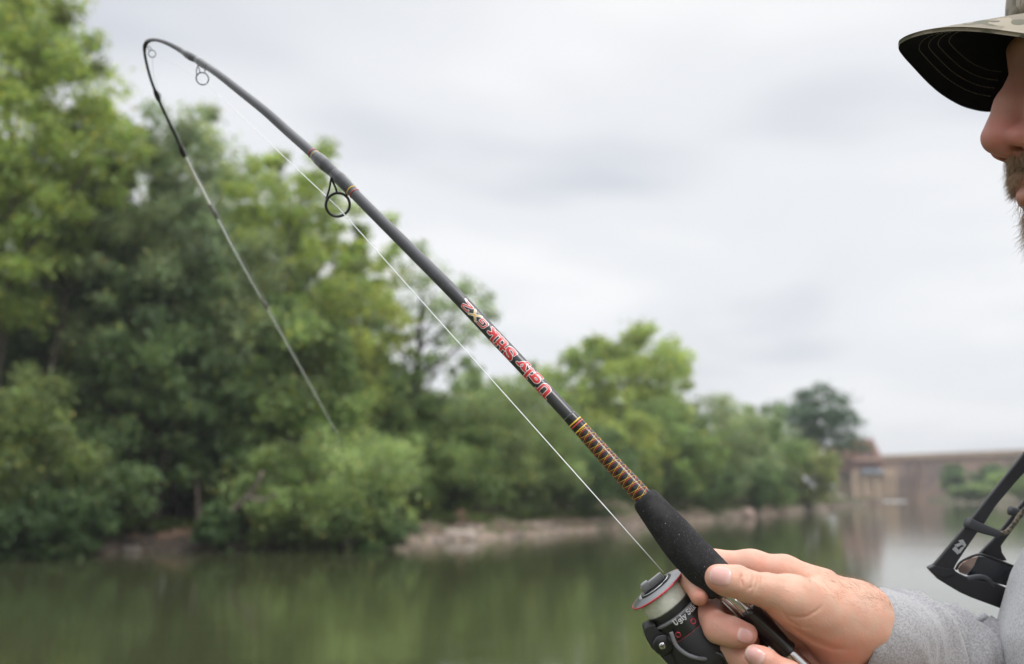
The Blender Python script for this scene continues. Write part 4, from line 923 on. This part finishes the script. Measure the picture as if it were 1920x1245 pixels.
# head, neck and trunk in world metres about the median plane
Y0 = .651
def m3(x, dy, z): return (x, Y0 + dy, z)
def head_sdf(p):
    q = p.copy(); q[:, 1] = np.abs(q[:, 1] - Y0)            # both halves alike
    D = smin(el(q, (.447, 0, 2.317), (.086, .076, .096)), el(q, (.412, 0, 2.232), (.066, .060, .088)), .03)
    D = smin(D, sg(q, (.371, .004, 2.168), (.430, .050, 2.195), .019, .018), .018)
    D = smin(D, sg(q, (.368, .034, 2.252), (.41, .055, 2.26), .020, .016), .015)       # cheek
    D = smin(D, sg(q, (.3565, .004, 2.303), (.382, .046, 2.299), .0105, .010), .012)   # brow
    D = smax(D, -el(q, (.340, .033, 2.281), (.018, .016, .010)), .010)                 # eye hollow
    nb = smin(sg(q, (.3565, 0, 2.290), (.3418, 0, 2.262), .0085, .0090), sg(q, (.3418, 0, 2.262), (.3330, 0, 2.2385), .0090, .0118), .006)
    nb = smin(nb, el(q, (.3430, .0125, 2.2345), (.0105, .0070, .0085)), .004)
    nb = smin(nb, sg(q, (.338, 0, 2.231), (.350, 0, 2.226), .007, .006), .004)
    D = smin(D, nb, .010)
    D = smax(D, -sg(q, (.3385, .0085, 2.2265), (.3455, .0105, 2.2315), .0028, .0042), .0022)   # nostril
    D = smin(D, sg(q, (.3465, 0, 2.2085), (.357, .022, 2.202), .0055, .0035), .004)            # lips
    D = smin(D, sg(q, (.3475, 0, 2.1965), (.357, .020, 2.199), .0060, .0035), .004)
    D = smax(D, -sg(q, (.3415, 0, 2.2025), (.353, .024, 2.2005), .0012, .0010), .002)
    D = smin(D, el(q, (.367, .0315, 2.2775), (.0125, .0135, .0125)), .004)                     # lid over the eye
    ear = smax(el(q, (.450, .081, 2.262), (.020, .009, .032)), -el(q, (.446, .090, 2.266), (.011, .008, .020)), .004); D = smin(D, ear, .004)
    D = smin(D, sg(q, (.450, 0, 2.20), (.490, 0, 2.06), .056, .060), .03)
    return D
HDV, HDQ = nets(head_sdf, (.31, .54, 2.05), (.56, .77, 2.43), .0021)
def trunk_sdf(p):
    q = p.copy(); q[:, 1] = np.abs(q[:, 1] - Y0)
    D = smin(el(q, (.485, 0, 1.93), (.10, .165, .16)), el(q, (.47, 0, 1.68), (.11, .15, .22)), .06)
    D = smin(D, sg(q, (.49, 0, 2.08), (.50, .15, 2.03), .05, .048), .05)
    D = smin(D, sg(q, (.475, .08, 1.55), (.475, .085, 1.1), .075, .055), .04); D = smin(D, sg(q, (.475, .085, 1.1), (.48, .09, .68), .052, .036), .02)
    D = smin(D, sg(q, (.48, .09, .66), (.36, .10, .635), .034, .026), .02)
    return D
TV, TQ = nets(trunk_sdf, (.30, .38, .58), (.64, .92, 2.14), .012)
def armc(p):
    e2 = np.array([.475, .875, 1.83]); s2 = np.array([.52, .845, 2.03]); e3 = np.array([.50, .42, 1.78]); s3 = np.array([.52, .46, 2.03])
    D = smin(sg(p, s2, e2, .045, .033), sg(p, e2, c2w(vp(1770, 1230, .70)), .033, .022), .01)
    D = np.minimum(D, smin(sg(p, s3, e3, .048, .038), sg(p, e3, (.37, .495, 1.79), .038, .032), .01)); return D
AV, AQ = nets(armc, (.28, .36, 1.70), (.60, .94, 2.10), .008)
# one skin: hands, head and body in a single mesh
parts_ = [(c2w(HV), HQ), (c2w(LV), LQ), (HDV, HDQ), (TV, TQ), (AV, AQ)]
off = 0; VV = []; QQ = []
for v_, q_ in parts_: VV.append(v_); QQ.append(q_ + off); off += len(v_)
VV = np.concatenate(VV); QQ = np.concatenate(QQ)
# skin tone varies with the body: pinker fingertips and palm folds, duskier knuckles
Pc = w2c(VV); u = 960 + Pc[:, 0] / Pc[:, 2] * FPX; v = 622.5 - Pc[:, 1] / Pc[:, 2] * FPX
base = np.tile(np.array([.60, .345, .25]), (len(VV), 1))
def blob(x, y, rx, ry): return np.exp(-(((u - x) / rx)**2 + ((v - y) / ry)**2))[:, None]
pk = np.clip(blob(1345, 1090, 30, 30) * .6 + blob(1395, 1185, 35, 30) * .8 + blob(1310, 1120, 25, 25) * .7 + blob(1430, 1240, 40, 30) * .7 + blob(1340, 1160, 40, 30) * .5 + blob(1420, 1050, 60, 20) * .4 + blob(1560, 1225, 70, 30) * .8 + blob(1490, 1160, 40, 25) * .3, 0, 1)
base = base * (1 - pk) + np.array([.64, .27, .205]) * pk
nz_ = pnoise(VV, 90, 1)[:, None]; base = base * (1 + .07 * nz_ + np.array([.03, -.05, -.06]) * pnoise(VV, 240, 5)[:, None])
face = (VV[:, 2] > 2.1)[:, None]; base = np.where(face, base * np.array([.76, .63, .65]), base)  # ruddier face, with the shade under the brim darkened into its colour
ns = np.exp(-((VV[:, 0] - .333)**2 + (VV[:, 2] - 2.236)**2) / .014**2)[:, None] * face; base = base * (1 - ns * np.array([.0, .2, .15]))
M_skin = mat('skin', (.5, .3, .2), .48, tint=True, sss=.22, sscale=.006, noise=None, bump=[(1300, .00018, 3), (380, .00016, 3)], spec=.45)
person = empty('person', (.475, Y0, .60)); tag(person, 'bearded angler in camo cap and light grey shirt, holding the fishing rod', 'person')
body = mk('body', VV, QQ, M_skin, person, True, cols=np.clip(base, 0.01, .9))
# nails
M_nail = mat('fingernail', (.60, .40, .36), .28, sss=.2, sscale=.003, coat=.35, tint=True)
def nail(cx_, cy_, d0, adir, L_, W_, fn, tilt=(0, 0, 0), free=.0):
    """centre pixel, start depth, direction of the fingertip in view, length, width"""
    c = vp(cx_, cy_, d0); ray_ = c / np.linalg.norm(c)
    t_ = 0.0; p_ = c.copy()
    for _ in range(60):
        dd = float(fn(p_[None].astype(f32))[0]); p_ = p_ + ray_ * dd * .8
    e_ = .0006
    def grad(P): d0_ = fn(P.astype(f32)); G_ = np.stack([fn((P + np.eye(3)[k] * e_).astype(f32)) - d0_ for k in range(3)], 1); return G_ / np.linalg.norm(G_, axis=1)[:, None]
    n0 = grad(p_[None])[0]; n0 = n0 + np.array(tilt); n0 /= np.linalg.norm(n0)
    a = np.array([*adir, 0.0]); a -= n0 * np.dot(a, n0); a /= np.linalg.norm(a); s_ = np.cross(n0, a)
    nu, nv_ = 22, 22; V = []; C_ = []
    for i in range(nu):
        for j in range(nv_):
            x = -1 + 2 * i / (nu - 1); y = -1 + 2 * j / (nv_ - 1)
            xx = x * math.sqrt(1 - y * y / 2); yy = y * math.sqrt(1 - x * x / 2); k = max(abs(x), abs(y))
            xx, yy = xx * .85 + x * .15, yy * .85 + y * .15
            V.append(p_ + a * xx * L_ / 2 + s_ * yy * W_ / 2 + n0 * .004)
            lun = math.exp(-((xx + .85) / .25)**2); fr = 1 / (1 + math.exp(-(xx - .84 + .1 * yy * yy) * 40)) * free
            cc = np.array([.60, .33, .29]) + np.array([.08, .12, .12]) * lun * .8; cc = cc * (1 - fr) + np.array([.66, .60, .52]) * fr; C_.append(cc)
    V = np.array(V)
    for _ in range(25): V = V - n0 * fn(V.astype(f32))[:, None] * .7
    ij = np.array([[max(abs(-1 + 2 * i / (nu - 1)), abs(-1 + 2 * j / (nv_ - 1))) for j in range(nv_)] for i in range(nu)]).reshape(-1)
    ii = np.array([[-1 + 2 * i / (nu - 1) for j in range(nv_)] for i in range(nu)]).reshape(-1)
    lift = .00045 * (1 - np.clip((ij - .80) / .2, 0, 1)**2 * 1.9) + .0002 * np.clip(ii, 0, 1)
    V = V + n0 * lift[:, None]
    F = [(i * nv_ + j, (i + 1) * nv_ + j, (i + 1) * nv_ + j + 1, i * nv_ + j + 1) for i in range(nu - 1) for j in range(nv_ - 1)]
    # joined to the body so that each nail is a sub-part of it
    return mkc('fingernail', V, F, M_nail, body, True, cols=np.array(C_))
nail(1351, 1079, .57, (-.93, .30), .0135, .0126, hand_sdf, free=.6)
nail(1397, 1194, .57, (.88, -.40), .0105, .0085, hand_sdf, tilt=(0, -.5, -.1), free=.3)
nail(1416, 1229, .55, (-.80, .55), .0118, .0110, lhand_sdf, free=1.0)

# ------------------------------------------------------------------ hair: real strands
def strands(name, roots, dirs, length, rad, m_, parent, g, n=5, curl=.25, sag=.4):
    k = len(roots); org = ORG[parent.name]
    hc = bpy.data.hair_curves.new(name); hc.add_curves([n] * k)
    P = np.zeros((k, n, 3)); P[:, 0] = roots; d = dirs.copy(); ls = length * g.uniform(.55, 1.25, k)
    for i in range(1, n):
        d = d + g.normal(size=(k, 3)) * curl * .4; d[:, 2] -= sag * .25; d /= np.linalg.norm(d, axis=1)[:, None]; P[:, i] = P[:, i - 1] + d * (ls / (n - 1))[:, None]
    hc.position_data.foreach_set('vector', (P - org).astype(f32).ravel())
    ra_ = hc.attributes.get('radius') or hc.attributes.new('radius', 'FLOAT', 'POINT')
    rr_ = np.tile(np.linspace(1, .25, n) * rad, k); ra_.data.foreach_set('value', rr_.astype(f32))
    hc.materials.append(m_); o = bpy.data.objects.new(name, hc); col.objects.link(o); o.parent = parent; tag(o, kind='stuff'); return o
def hairmat(name, c): 
    m = mat(name, c, .5, spec=.4); return m
M_beard = hairmat('beard_hair', (.27, .165, .095)); M_beard2 = hairmat('beard_hair_light', (.40, .29, .19)); M_arm = hairmat('arm_hair', (.26, .16, .09))
g = np.random.default_rng(5)
def gradh(P, fn, e_=.001): d0_ = fn(P.astype(f32)); G_ = np.stack([fn((P + np.eye(3)[k] * e_).astype(f32)) - d0_ for k in range(3)], 1); return G_ / (np.linalg.norm(G_, axis=1)[:, None] + 1e-9)
hx, hy, hzz = HDV[:, 0], np.abs(HDV[:, 1] - Y0), HDV[:, 2]
must = (hx < .372) & (hzz > 2.2085) & (hzz < 2.2245) & (hy < .036) & (hx > .3375)
chin = (hx < .445) & (hzz < 2.193 + np.clip((hx - .36) * .6, 0, .06)) & (hzz > 2.145) & (hy + (hx - .34) > .0)
chin |= (hx < .36) & (hzz < 2.1935) & (hzz > 2.18) & (hy < .012)
def grow(mask, n, ln_, m_, down, nm='beard', rad=.00011, out=.8, curl=.3):
    idx = np.flatnonzero(mask); r_ = HDV[g.choice(idx, n)] + g.normal(size=(n, 3)) * .0008; G_ = gradh(r_, head_sdf); d = G_ * out + np.array([-.1, 0, -down]) + g.normal(size=(n, 3)) * .22; d /= np.linalg.norm(d, axis=1)[:, None]
    strands(nm, r_, d, ln_, rad, m_, person, g, curl=curl)
grow(must, 1900, .0085, M_beard, .9, out=.45, curl=.4); grow(must, 1200, .0085, M_beard2, .8, out=.5, curl=.4)
grow(chin, 4600, .010, M_beard, .9, out=.6, curl=.45); grow(chin, 2200, .010, M_beard2, .8, out=.6, curl=.45)
back = (hx > .42) & (hzz > 2.20) & (hzz < 2.31) & (hy < .078) & ~((hx < .475) & (hy > .06))
grow(back, 5000, .016, M_beard, .9, nm='hair', rad=.00016, out=.4)
# fine hairs along the back of the hand and wrist
u = 960 + HV[:, 0] / HV[:, 2] * FPX; v = 622.5 - HV[:, 1] / HV[:, 2] * FPX
G_ = gradh(HV, hand_sdf)
w = np.clip((u - 1440) / 160, 0, 1); up_ = (G_[:, 1] > .45) & (u > 1470) & (u < 1690); side = (u > 1585) & (u < 1690) & (G_[:, 2] < .3)
for mask, n, ln_, of in ((up_, 1000, .0075, .35), (side, 160, .0045, .10)):
    idx = np.flatnonzero(mask); pw_ = np.clip((u[idx] - 1460) / 200, .05, 1)**1.6; ch = g.choice(idx, n, p=pw_ / pw_.sum()); d = G_[ch] * of * .9 + np.array([-.75, .15, 0]) + g.normal(size=(n, 3)) * .25; d /= np.linalg.norm(d, axis=1)[:, None]
    strands('arm_hair', c2w(HV[ch]), c2w(HV[ch] + d) - c2w(HV[ch]), ln_, .000045, M_arm, person, g, n=4, curl=.2, sag=.1)

# eyes (in the shade of the brim)
M_eye = mat('eye_white', (.6, .58, .55), .15); M_iris = mat('iris', (.06, .08, .09), .1)
for s_ in (-1, 1):
    V, F = lathe([(.0118 * math.cos(a), .0118 * math.sin(a) + 1e-5) for a in np.linspace(0, math.pi, 14)], np.array([.3640, Y0 + s_ * .0315, 2.2755]), (-1, 0, 0), 20); e1 = mk('eye', V, F, M_eye, person)
    V, F = lathe([(.0121 * math.cos(a), .0121 * math.sin(a) + 1e-5) for a in np.linspace(0, .5, 5)], np.array([.3640, Y0 + s_ * .0315, 2.2755]), (-1, 0, -.15), 20); mk('iris', V, F, M_iris, e1)

# ------------------------------------------------------------------ cap
def camo(name):
    m = mat(name, (.20, .17, .125), .95, noise=[(34, (.10, .095, .06), .50, .52, 1), (48, (.29, .25, .19), .56, .58, 1), (60, (.075, .07, .05), .60, .62, 1)], bump=[(1600, .0001, 2)], sheen=.15); return m
M_camo = camo('camo_cloth'); M_under = mat('black_brim_cloth', (.006, .006, .008), .95, spec=.15, bump=[(2200, .00005, 2)]); M_thread = mat('stitch_thread', (.24, .22, .19), .7)
BX0, BXL, BW = .2690, .116, .0745; BZ = 2.3090
_e = spline(np.array([(0, 0, 0), (.0015, .006, 0), (.006, .0135, 0), (.015, .0245, 0), (.033, .0425, 0), (.048, .0545, 0), (.062, .063, 0), (.075, .069, 0), (.09, .0735, 0), (.10, .075, 0), (.118, .076, 0)]), 200)
ES, EY = _e[:, 0], _e[:, 1]
def brim_z(x, y): return BZ + .18 * (x - BX0) - (.037 if y > 0 else .053) * (y / BW)**2
def brim(sf, yf, dz=0.0):                # sf 0 front .. 1 root, yf -1..1 across the width there
    x = BX0 + BXL * sf; y = yf * float(np.interp(BXL * sf, ES, EY)); return np.array([x, Y0 + y, brim_z(x, y) + dz])
n1, n2 = 40, 41; V = []
sfs = (np.linspace(0, 1, n1))**1.6
for dz in (.0, -.0030):
    for i in range(n1):
        for j in range(n2): V.append(brim(sfs[i] + 1e-4, -1 + 2 * j / (n2 - 1), dz))
V = np.array(V); NN = n1 * n2
top_ = [(i * n2 + j, (i + 1) * n2 + j, (i + 1) * n2 + j + 1, i * n2 + j + 1) for i in range(n1 - 1) for j in range(n2 - 1)]
cap = empty('cap_root', (.437, Y0, 2.31)) if False else None
# crown of the cap first: it carries the brim
def crown_pt(a, t_):                     # a angle round, t_ 0 rim .. 1 top
    r1 = math.cos(t_ * math.pi / 2)**.72; h = math.sin(t_ * math.pi / 2)
    x = .444 - math.cos(a) * .090 * r1 - .002 * (1 - t_) * math.cos(a); y = math.sin(a) * .084 * r1
    zr = 2.326 - .044 * (math.sin(a)**2 if math.cos(a) > 0 else 1.0); return np.array([x, Y0 + y, zr + h * (2.440 - zr)])
n3, n4 = 72, 22; V2 = []
for q in (0, 1):
    for i in range(n4):
        for j in range(n3):
            p_ = crown_pt(2 * math.pi * j / n3, i / (n4 - 1) * .995); c_ = np.array([.437, Y0, 2.33]); V2.append(p_ if q == 0 else p_ + (c_ - p_) * .03)
F2 = []
for q in (0, 1):
    for i in range(n4 - 1):
        for j in range(n3):
            f = (q * n3 * n4 + i * n3 + j, q * n3 * n4 + i * n3 + (j + 1) % n3, q * n3 * n4 + (i + 1) * n3 + (j + 1) % n3, q * n3 * n4 + (i + 1) * n3 + j); F2.append(f if q == 0 else f[::-1])
for j in range(n3): k = (j + 1) % n3; F2.append((j, n3 * n4 + j, n3 * n4 + k, k))
capo = mk('cap', V2, F2, M_camo, person); capo['label'] = 'camo cap with black underside'
side_ = []
border = [i * n2 for i in range(n1)] + [(n1 - 1) * n2 + j for j in range(n2)] + [i * n2 + n2 - 1 for i in range(n1 - 1, -1, -1)]
for a_, b_ in zip(border[:-1], border[1:]): side_.append((a_, b_, b_ + NN, a_ + NN))
mk('brim', V, top_ + side_, M_camo, capo)
Vb = V[NN:] - np.array([0, 0, .0002]); mk('brim_underside', Vb, [f[::-1] for f in top_], M_under, capo)
B = MB()
for inset in (.13, .20, .27, .35):
    s_ = np.linspace(0, .094, 60); e_ = np.interp(s_, ES, EY); half = np.stack([s_, e_], 1); half = np.concatenate([half[::-1] * [1, -1], half[1:]])
    half = np.array([np.convolve(np.pad(half[:, q], 4, 'edge'), np.ones(9) / 9, 'valid') for q in (0, 1)]).T
    pl = np.stack([.098 + (half[:, 0] - .098) * (1 - inset), half[:, 1] * (1 - inset)], 1)
    q = spline(np.concatenate([pl, np.zeros((len(pl), 1))], 1), 220)
    pts = np.array([(BX0 + u_, Y0 + w_, brim_z(BX0 + u_, w_) - .0036) for u_, w_, _ in q])
    for i in range(0, 217, 4): B.tube(pts[i:i + 4], .00020, 5)
B.build('stitching', M_thread, capo)
btn, F = lathe([(0, .008), (.003, .007), (.0045, .0001)], np.array([.437, Y0, 2.438]), (0, 0, 1), 20, ref=(1, 0, 0)); mk('button', btn, F, M_camo, capo)

# ------------------------------------------------------------------ clothes
M_shirt = mat('heather_shirt', (.35, .345, .355), .95, sheen=.35, spec=.15, noise=[(700, (.26, .255, .265), .42, .60, 3), (1500, (.46, .46, .47), .60, .72, 2)], bump=[(900, .00035, 3), (60, .0010, 2)])
M_shirtb = mat('shirt_body', (.46, .46, .47), .95, sheen=.3, spec=.15, noise=[(600, (.34, .335, .345), .42, .62, 3)], bump=[(900, .0003, 3)])
rw_ = np.array([(1.50, .47, .13, .165), (1.62, .455, .135, .17), (1.75, .452, .130, .178), (1.86, .455, .124, .188), (1.90, .459, .121, .192), (1.94, .470, .115, .197), (1.98, .488, .106, .200), (2.03, .503, .090, .19), (2.07, .502, .074, .135), (2.095, .495, .066, .085), (2.115, .488, .062, .066)])
nr, na = 150, 200; zz_ = np.linspace(1.50, 2.115, nr); V = np.zeros((nr, na, 3))
aa = np.arange(na) * 2 * math.pi / na
for i, z in enumerate(zz_):
    cx_, rx, ry = [np.interp(z, rw_[:, 0], rw_[:, k]) for k in (1, 2, 3)]
    fold = .0045 * np.sin(aa * 9 + 3 * np.sin(z * 9)) * np.clip((2.02 - z) * 6, 0, 1) + .003 * np.sin(aa * 17 + z * 14 + 1) * np.clip((2.02 - z) * 6, 0, 1) + .0025 * np.sin(z * 60 + 3 * np.cos(aa * 2)) * np.clip((1.9 - z) * 5, 0, 1)
    V[i, :, 0] = cx_ - np.cos(aa) * (rx + fold); V[i, :, 1] = Y0 + np.sin(aa) * (ry + fold); V[i, :, 2] = z
F = [(i * na + j, i * na + (j + 1) % na, (i + 1) * na + (j + 1) % na, (i + 1) * na + j) for i in range(nr - 1) for j in range(na)]
shirt = mk('shirt', V.reshape(-1, 3), [f[::-1] for f in F], M_shirtb, person)
def yoke(p):
    q = p.copy(); q[:, 1] = np.abs(q[:, 1] - Y0)
    D = smin(sg(q, (.492, 0, 2.07), (.520, .180, 2.030), .064, .064), el(q, (.497, 0, 1.97), (.110, .205, .12)), .04)
    D = smax(D, -(sg(q, (.455, 0, 2.19), (.485, 0, 2.095), .060, .066)), .006); return smax(D, -(p[:, 2] - 1.93), .004) + .0016 * pnoise(p, 40, 2).astype(f32)
v_, q_ = nets(yoke, (.32, .36, 1.90), (.66, .94, 2.17), .008); mk('shoulder_yoke', v_, q_, M_shirtb, shirt)
def sleeve(name, path, radii, seed, cuffw=.006, amp=1.0):
    q = spline(np.concatenate([np.array(path), np.array(radii)[:, None]], 1), 240); P, r = q[:, :3], q[:, 3]; n = 112
    T, U, W = frames(P, ref=(0, 0, 1.0)); a = np.arange(n) * 2 * math.pi / n; s = np.concatenate([[0], np.cumsum(np.linalg.norm(np.diff(P, axis=0), axis=1))])
    A_, S_ = np.meshgrid(a, s); grow_ = np.clip((S_ - .010) / .07, 0, 1)
    ph = S_ * 185 + 1.5 * np.sin(A_ + .6) + 1.1 * np.sin(2 * A_ + S_ * 30) + seed
    f1 = (1 - np.abs(np.sin(ph * .5)))**1.6 * .0070; f2 = (1 - np.abs(np.sin(ph * .83 + 1.3 * np.sin(A_ * 1.5) + 1.7)))**2 * .0065; f3 = .0012 * np.sin(A_ * 5 + S_ * 60)
    disp = amp * ((f1 + f2 - .002) * grow_ + f3 * grow_); 
    cu = .0009 * np.exp(-((S_ - .004) / .003)**2)
    V = P[:, None] + (r[:, None] + disp + cu)[..., None] * (np.cos(A_)[..., None] * U[:, None] + np.sin(A_)[..., None] * W[:, None])
    Vin = P[:12, None] + (r[:12, None] - .0018)[..., None] * (np.cos(A_[:12])[..., None] * U[:12, None] + np.sin(A_[:12])[..., None] * W[:12, None])
    m_ = len(P); F = [(i * n + j, i * n + (j + 1) % n, (i + 1) * n + (j + 1) % n, (i + 1) * n + j) for i in range(m_ - 1) for j in range(n)]
    off = m_ * n; F += [(off + (i + 1) * n + j, off + (i + 1) * n + (j + 1) % n, off + i * n + (j + 1) % n, off + i * n + j) for i in range(11) for j in range(n)]
    F += [(j, off + j, off + (j + 1) % n, (j + 1) % n) for j in range(n)]
    return mk(name, np.concatenate([V.reshape(-1, 3), Vin.reshape(-1, 3)]), F, M_shirt, shirt)
cuff = c2w(vp(1592, 1188, .639)); cuf2 = c2w(vp(1650, 1197, .644)); elb = np.array([.475, .875, 1.83]); mid = (cuff * .55 + elb * .45) + np.array([0, 0, -.002])
sleeve('sleeve', [cuff, cuf2, mid, elb + np.array([-.005, 0, -.008]), np.array([.505, .875, 1.90]), np.array([.525, .835, 2.03])], [.0298, .0310, .0335, .0430, .052, .058], 0)
c3 = np.array([.33, .515, 1.80]); sleeve('sleeve', [c3, np.array([.43, .46, 1.78]), np.array([.50, .42, 1.78]), np.array([.52, .43, 1.87]), np.array([.525, .465, 2.03])], [.038, .045, .052, .056, .060], 2)
M_trou = mat('trousers', (.08, .085, .07), .95, bump=[(500, .0004, 3)]); M_boot = mat('boots', (.05, .035, .025), .7)
def tro(p):
    q = p.copy(); q[:, 1] = np.abs(q[:, 1] - Y0); D = smin(el(q, (.47, 0, 1.56), (.135, .165, .14)), sg(q, (.475, .08, 1.5), (.475, .088, 1.1), .09, .072), .04)
    D = smin(D, sg(q, (.475, .088, 1.1), (.485, .092, .70), .070, .058), .02); return D + .003 * pnoise(p, 22, 2).astype(f32)
v_, q_ = nets(tro, (.28, .36, .60), (.68, .94, 1.74), .014); mk('trousers', v_, q_, M_trou, person)
for s_ in (-1, 1):
    def bt(p): D = smin(sg(p, (.485, Y0 + s_ * .092, .69), (.47, Y0 + s_ * .094, .645), .05, .045), sg(p, (.47, Y0 + s_ * .094, .64), (.36, Y0 + s_ * .105, .632), .044, .034), .02); return smax(D, -(p[:, 2] - .603), .004)
    v_, q_ = nets(bt, (.28, Y0 + s_ * .1 - .08, .59), (.57, Y0 + s_ * .1 + .08, .76), .007); mk('boot', v_, q_, M_boot, person)
# turned-out edge of the shirt front where it meets the sleeve
fp = spline(np.array([vp(*q) for q in ((1846, 1156, .725), (1822, 1166, .715), (1805, 1182, .708), (1804, 1198, .703), (1815, 1209, .70), (1833, 1214, .70), (1852, 1219, .705), (1856, 1260, .705))]), 50)
V, F = tube_vf(fp, np.linspace(.0025, .0042, 50), 14); mkc('fold', V, F, M_shirtb, shirt)

# ------------------------------------------------------------------ sunglasses hanging at the chest
M_gl = mat('glasses_black', (.012, .012, .014), .38, coat=.15); M_rub = mat('rubber_retainer', (.045, .047, .052), .6); M_lens = mat('dark_lens', (.025, .03, .035), .08, coat=.6)
M_lens2 = mat('mirror_lens', (.50, .36, .30), .2, metal=.6); M_cord = mat('camo_cord', (.17, .14, .10), .9, noise=[(500, (.05, .05, .04), .5, .56, 1)]); M_mark = mat('glasses_mark', (.42, .44, .44), .5)
GD = .745
gl = empty('sunglasses', c2w(vp(1800, 1060, GD))); tag(gl, 'black sunglasses hanging from a cord against the grey shirt', 'sunglasses')
def gplate(name, pts, d, th, m_, par=gl, bv=.0012): return plate(name, pts, d, th, m_, par, bv)
ta = gplate('temple', [(1744, 1066), (1762, 1046), (1790, 1012), (1823, 972), (1860, 925), (1900, 875), (1960, 800), (1985, 808), (1935, 872), (1905, 905), (1872, 944), (1866, 952), (1848, 980), (1830, 1004), (1808, 1036), (1795, 1056), (1786, 1074), (1768, 1078)], GD, .0035, M_gl)
gplate('hinge', [(1741, 1066), (1752, 1060), (1790, 1066), (1796, 1078), (1768, 1086), (1752, 1078)], GD - .001, .006, M_gl, ta)
# emblem: two facing angular strokes
for pts in ([(1786, 1030), (1792, 1024), (1800, 1035), (1796, 1040)], [(1790, 1022), (1805, 1016), (1808, 1019), (1796, 1026)], [(1797, 1014), (1806, 1012), (1812, 1022), (1809, 1026)], [(1796, 1035), (1802, 1027), (1810, 1024), (1800, 1038)]):
    plate('emblem', pts, GD - .0006, .0007, M_mark, ta, .00015)
fr = gplate('frame', [(1745, 1070), (1756, 1066), (1792, 1071), (1800, 1076), (1822, 1086), (1845, 1089), (1868, 1094), (1905, 1110), (1900, 1150), (1849, 1131), (1822, 1121), (1800, 1111), (1785, 1102), (1762, 1088)], GD + .002, .006, M_gl)
V, F = tube_vf(spline(np.array([vp(a, b_, GD + .02) for a, b_ in ((1792, 1068), (1800, 1055), (1818, 1045), (1835, 1040), (1852, 1043), (1875, 1052), (1900, 1062))]), 30), .0010, 8); mkc('rim', V, F, M_gl, fr)
gplate('lens', [(1835, 1043), (1856, 1045), (1880, 1054), (1900, 1062), (1895, 1100), (1868, 1094), (1845, 1088), (1828, 1084), (1812, 1078), (1826, 1062)], GD + .021, .0015, M_lens, fr, .0003)
gplate('lens', [(1796, 1066), (1803, 1056), (1818, 1047), (1834, 1043), (1827, 1060), (1811, 1078), (1800, 1074)], GD + .0205, .0015, M_lens2, fr, .0003)
V, F = tube_vf(spline(np.array([vp(a, b_, GD + .004) for a, b_ in ((1812, 1086), (1835, 1082), (1850, 1086), (1862, 1100))]), 14), .0022, 10); mkc('nose_pad', V, F, M_rub, fr)
gplate('temple', [(1835, 1040), (1850, 1024), (1862, 1012), (1880, 990), (1905, 958), (1940, 915), (1950, 922), (1920, 966), (1903, 990), (1888, 1010), (1878, 1024), (1880, 1036), (1890, 1052), (1870, 1052)], GD + .03, .003, M_gl)
V, F = tube_vf(spline(np.array([vp(a, b_, GD - .003) for a, b_ in ((1813, 979), (1826, 985), (1845, 992), (1872, 1001))]), 20), np.linspace(.0044, .0030, 20), 14); mkc('retainer', V, F, M_rub, gl)
V, F = tube_vf(spline(np.array([vp(a, b_, GD + .028) for a, b_ in ((1893, 957), (1903, 960), (1914, 966))]), 12), .0036, 12); mkc('retainer', V, F, M_rub, gl)
V, F = tube_vf(spline(np.array([vp(a, b_, dd) for a, b_, dd in ((1868, 1000, GD), (1886, 998, GD + .005), (1900, 984, GD + .008), (1912, 966, GD + .01), (1935, 940, GD + .01), (1990, 860, GD + .0))]), 24), .0018, 10); cdo = mkc('glasses_cord', V, F, M_cord, gl)
